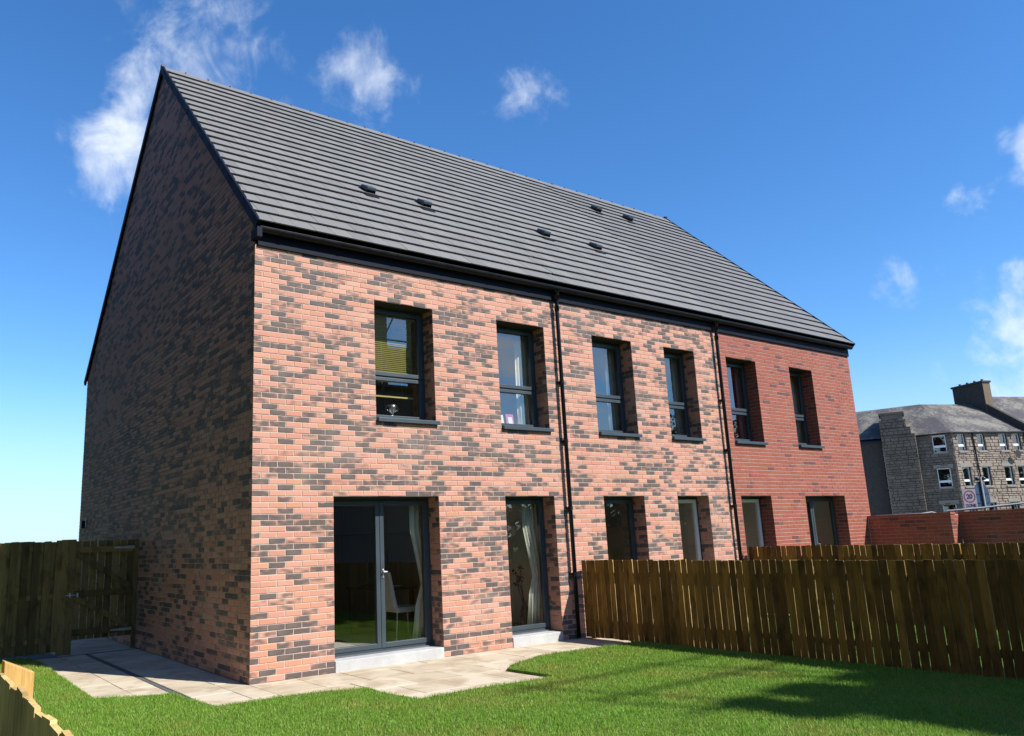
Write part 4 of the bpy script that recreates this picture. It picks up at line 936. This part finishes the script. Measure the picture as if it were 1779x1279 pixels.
# ------------------------------------------------------------------ behind the photographer: shell under scaffold, tree (their shadow and reflection show)
KZ = 14.0; KX, KY = 3.05 + .441 * KZ, -5.15 - .978 * KZ
sh = thing('house_shell', (KX + 3.4, KY - 4, 0), 'unfinished block of flats whose shadow falls on the lawn at the right', 'building')
MB().box(KX, KX + 2.9, KY - 8, KY, -.05, KZ).build('wall', 'block', sh)
for z in (0, 3.3, 6.6, 9.9, 13.2): MB().box(KX + 2.902, KX + 7.2, KY - 8, KY - .02, z - .2, z + .15).build('floor_slab', 'block', sh)
for x in (4.2, 5.6, 6.98): MB().box(KX + x, KX + x + .22, KY - .3, KY - .04, .152, 13.0).build('column', 'block', sh)
for (x0, x1, z0, z1) in ((2.9, 4.2, .15, 13), (4.42, 5.6, .15, 8.2), (5.82, 6.98, .15, 6.4), (5.82, 6.98, 10.05, 11.2)): MB().box(KX + x0 + .003, KX + x1 - .003, KY - .25, KY - .08, z0 + .003, z1).build('infill_panel', 'block', sh)
for (x, w_, h_) in ((-.35, .5, .3), (.5, .7, .5), (1.5, .5, .35), (2.2, .5, .6)): MB().box(KX + x, KX + x + w_, KY - .6, KY + random.uniform(-.1, .3), KZ + .002, KZ + h_).build('block_pile', 'block', sh)
sca = thing('scaffold', (KX + 3, KY + 1.2, 0), 'steel tube scaffold round the unfinished block of flats', 'scaffold')
for i in range(5):
    for yo in (.35, 1.35): MB().tube([(KX - .6 + i * 2.0, KY + yo, 0), (KX - .6 + i * 2.0, KY + yo, KZ + 1.2)], .035, 8).build('standard', 'galvanised', sca)
for z in (2, 4, 6, 8, 10, 12, 14):
    for yo in (.35, 1.35): MB().tube([(KX - 1, KY + yo, z), (KX + 7.6, KY + yo, z)], .035, 8).build('ledger', 'galvanised', sca)
    MB().tube([(KX - 1, KY + 1.35, z + 1), (KX + 7.6, KY + 1.35, z + 1)], .035, 8).build('guard_tube', 'galvanised', sca)
for z in (4.05, 8.05):
    for j in range(4): MB().box(KX - .9, KX + 7.5, KY + .38 + j * .235, KY + .60 + j * .235, z, z + .038).build('scaffold_board', 'fence_brown', sca)
for i in range(4): MB().tube([(KX - .6 + i * 2.0, KY + 1.38, 6 if i % 2 else 10), (KX + 1.4 + i * 2.0, KY + 1.38, 10 if i % 2 else 14)], .035, 8).build('brace', 'galvanised', sca)
def tree(x, y, h_, r_, label, ls=1.0, n_=9000, low=.62, sp=.17, lm='leaf'):
    t = thing('broadleaf_tree', (x, y, 0), label, 'tree'); mb = MB(); mb.tube([(x, y, -.1), (x + .1, y, h_ * .3), (x, y + .1, h_ * .6), (x, y, h_ * .9)], [.22, .17, .11, .03], 10)
    for i in range(9):
        a = i * 2.4; z = h_ * (.3 + .06 * i); mb.tube([(x, y, z), (x + r_ * .4 * math.cos(a), y + r_ * .4 * math.sin(a), z + .5), (x + r_ * .8 * math.cos(a), y + r_ * .8 * math.sin(a), z + 1.1)], [.07, .045, .012], 6)
    mb.build('trunk', 'bark', t)
    cl_ = []
    while len(cl_) < 90:
        q_ = Vector((random.uniform(-1, 1), random.uniform(-1, 1), random.uniform(-1, 1)))
        if q_.length < 1: cl_.append((q_.x * r_, q_.y * r_, h_ * low + q_.z * sp * 2.1 * h_))
    mb = MB()
    for i in range(n_):
        c = random.choice(cl_); p = Vector((x + c[0] + random.gauss(0, .28), y + c[1] + random.gauss(0, .28), c[2] + random.gauss(0, .25)))
        d = Vector((random.gauss(0, 1), random.gauss(0, 1), random.gauss(0, .6))).normalized(); e = d.orthogonal().normalized(); s_ = random.uniform(.06, .12) * ls
        mb.face([p, p + d * s_ * .6 + e * s_ * .35, p + d * s_ * 1.3, p + d * s_ * .6 - e * s_ * .35])
    mb.build('crown', lm, t); return t
MIR = [(23, -11, 6.2, 2.2, 'small green tree across the road'), (30, -13, 7.5, 2.6, 'second green tree across the road'), (38, -22, 8, 3.0, 'far green tree down the road'), (24, -28, 7.5, 3.0, 'green tree beyond the scaffold'),
       (16, -36, 8.5, 3.4, 'broad green tree behind the unfinished house'), (-2, -34, 8, 3.4, 'broad green tree behind the photographer'), (6, -38, 8.5, 3.4, 'tall green tree far behind the photographer'), (50, -20, 9, 3.6, 'farthest green tree down the road')]
for x, y, h_, r_, lab in MIR: tree(x, y, h_, r_, lab + ', seen only mirrored in panes', 2.0, 5000)['group'] = 'trees mirrored in the panes'
SHADE_BELT = [(-11, -20, 'southernmost'), (-11, -13, 'second'), (-10.5, -6, 'third'), (-10.5, 1, 'fourth'), (-10.5, 8, 'fifth'), (-11, 15, 'sixth'), (-11, 23, 'seventh'), (-11, 31, 'northernmost')]  # unseen trees added to block sky light from the gable
for x, y, lab in SHADE_BELT: tree(x, y, 17, 4.8, lab + ' tall dense copper-leaved tree added left of the frame to shade the gable', 6.0, 7000, .50, .23, 'leaf_red_bounce')['group'] = 'tree belt added left of the frame for shade'
# far wood closing the horizon behind the photographer
mb = MB(); wp = [(-60, -48), (60, -48), (115, -12)]
for k in range(9000):
    t = random.random() * 2; a, b_ = wp[int(t)], wp[int(t) + 1]; f = t - int(t); x, y = a[0] + (b_[0] - a[0]) * f + random.gauss(0, 1.5), a[1] + (b_[1] - a[1]) * f + random.gauss(0, 1.5)
    top = 7.5 + 2.2 * math.sin(x * .35) + 1.3 * math.sin(x * .9 + 1); z = random.uniform(-.2, top); p = Vector((x, y, z)); d = Vector((random.gauss(0, 1), random.gauss(0, 1), random.gauss(0, .7))).normalized(); e = d.orthogonal().normalized(); s_ = random.uniform(.5, 1.0)
    mb.face([p - d * s_, p + e * s_ * .6, p + d * s_, p - e * s_ * .6])
tag(mb.build('woodland', 'leaf'), 'far dark green wood behind the photographer, mirrored low in the doors', 'wood', kind='stuff')
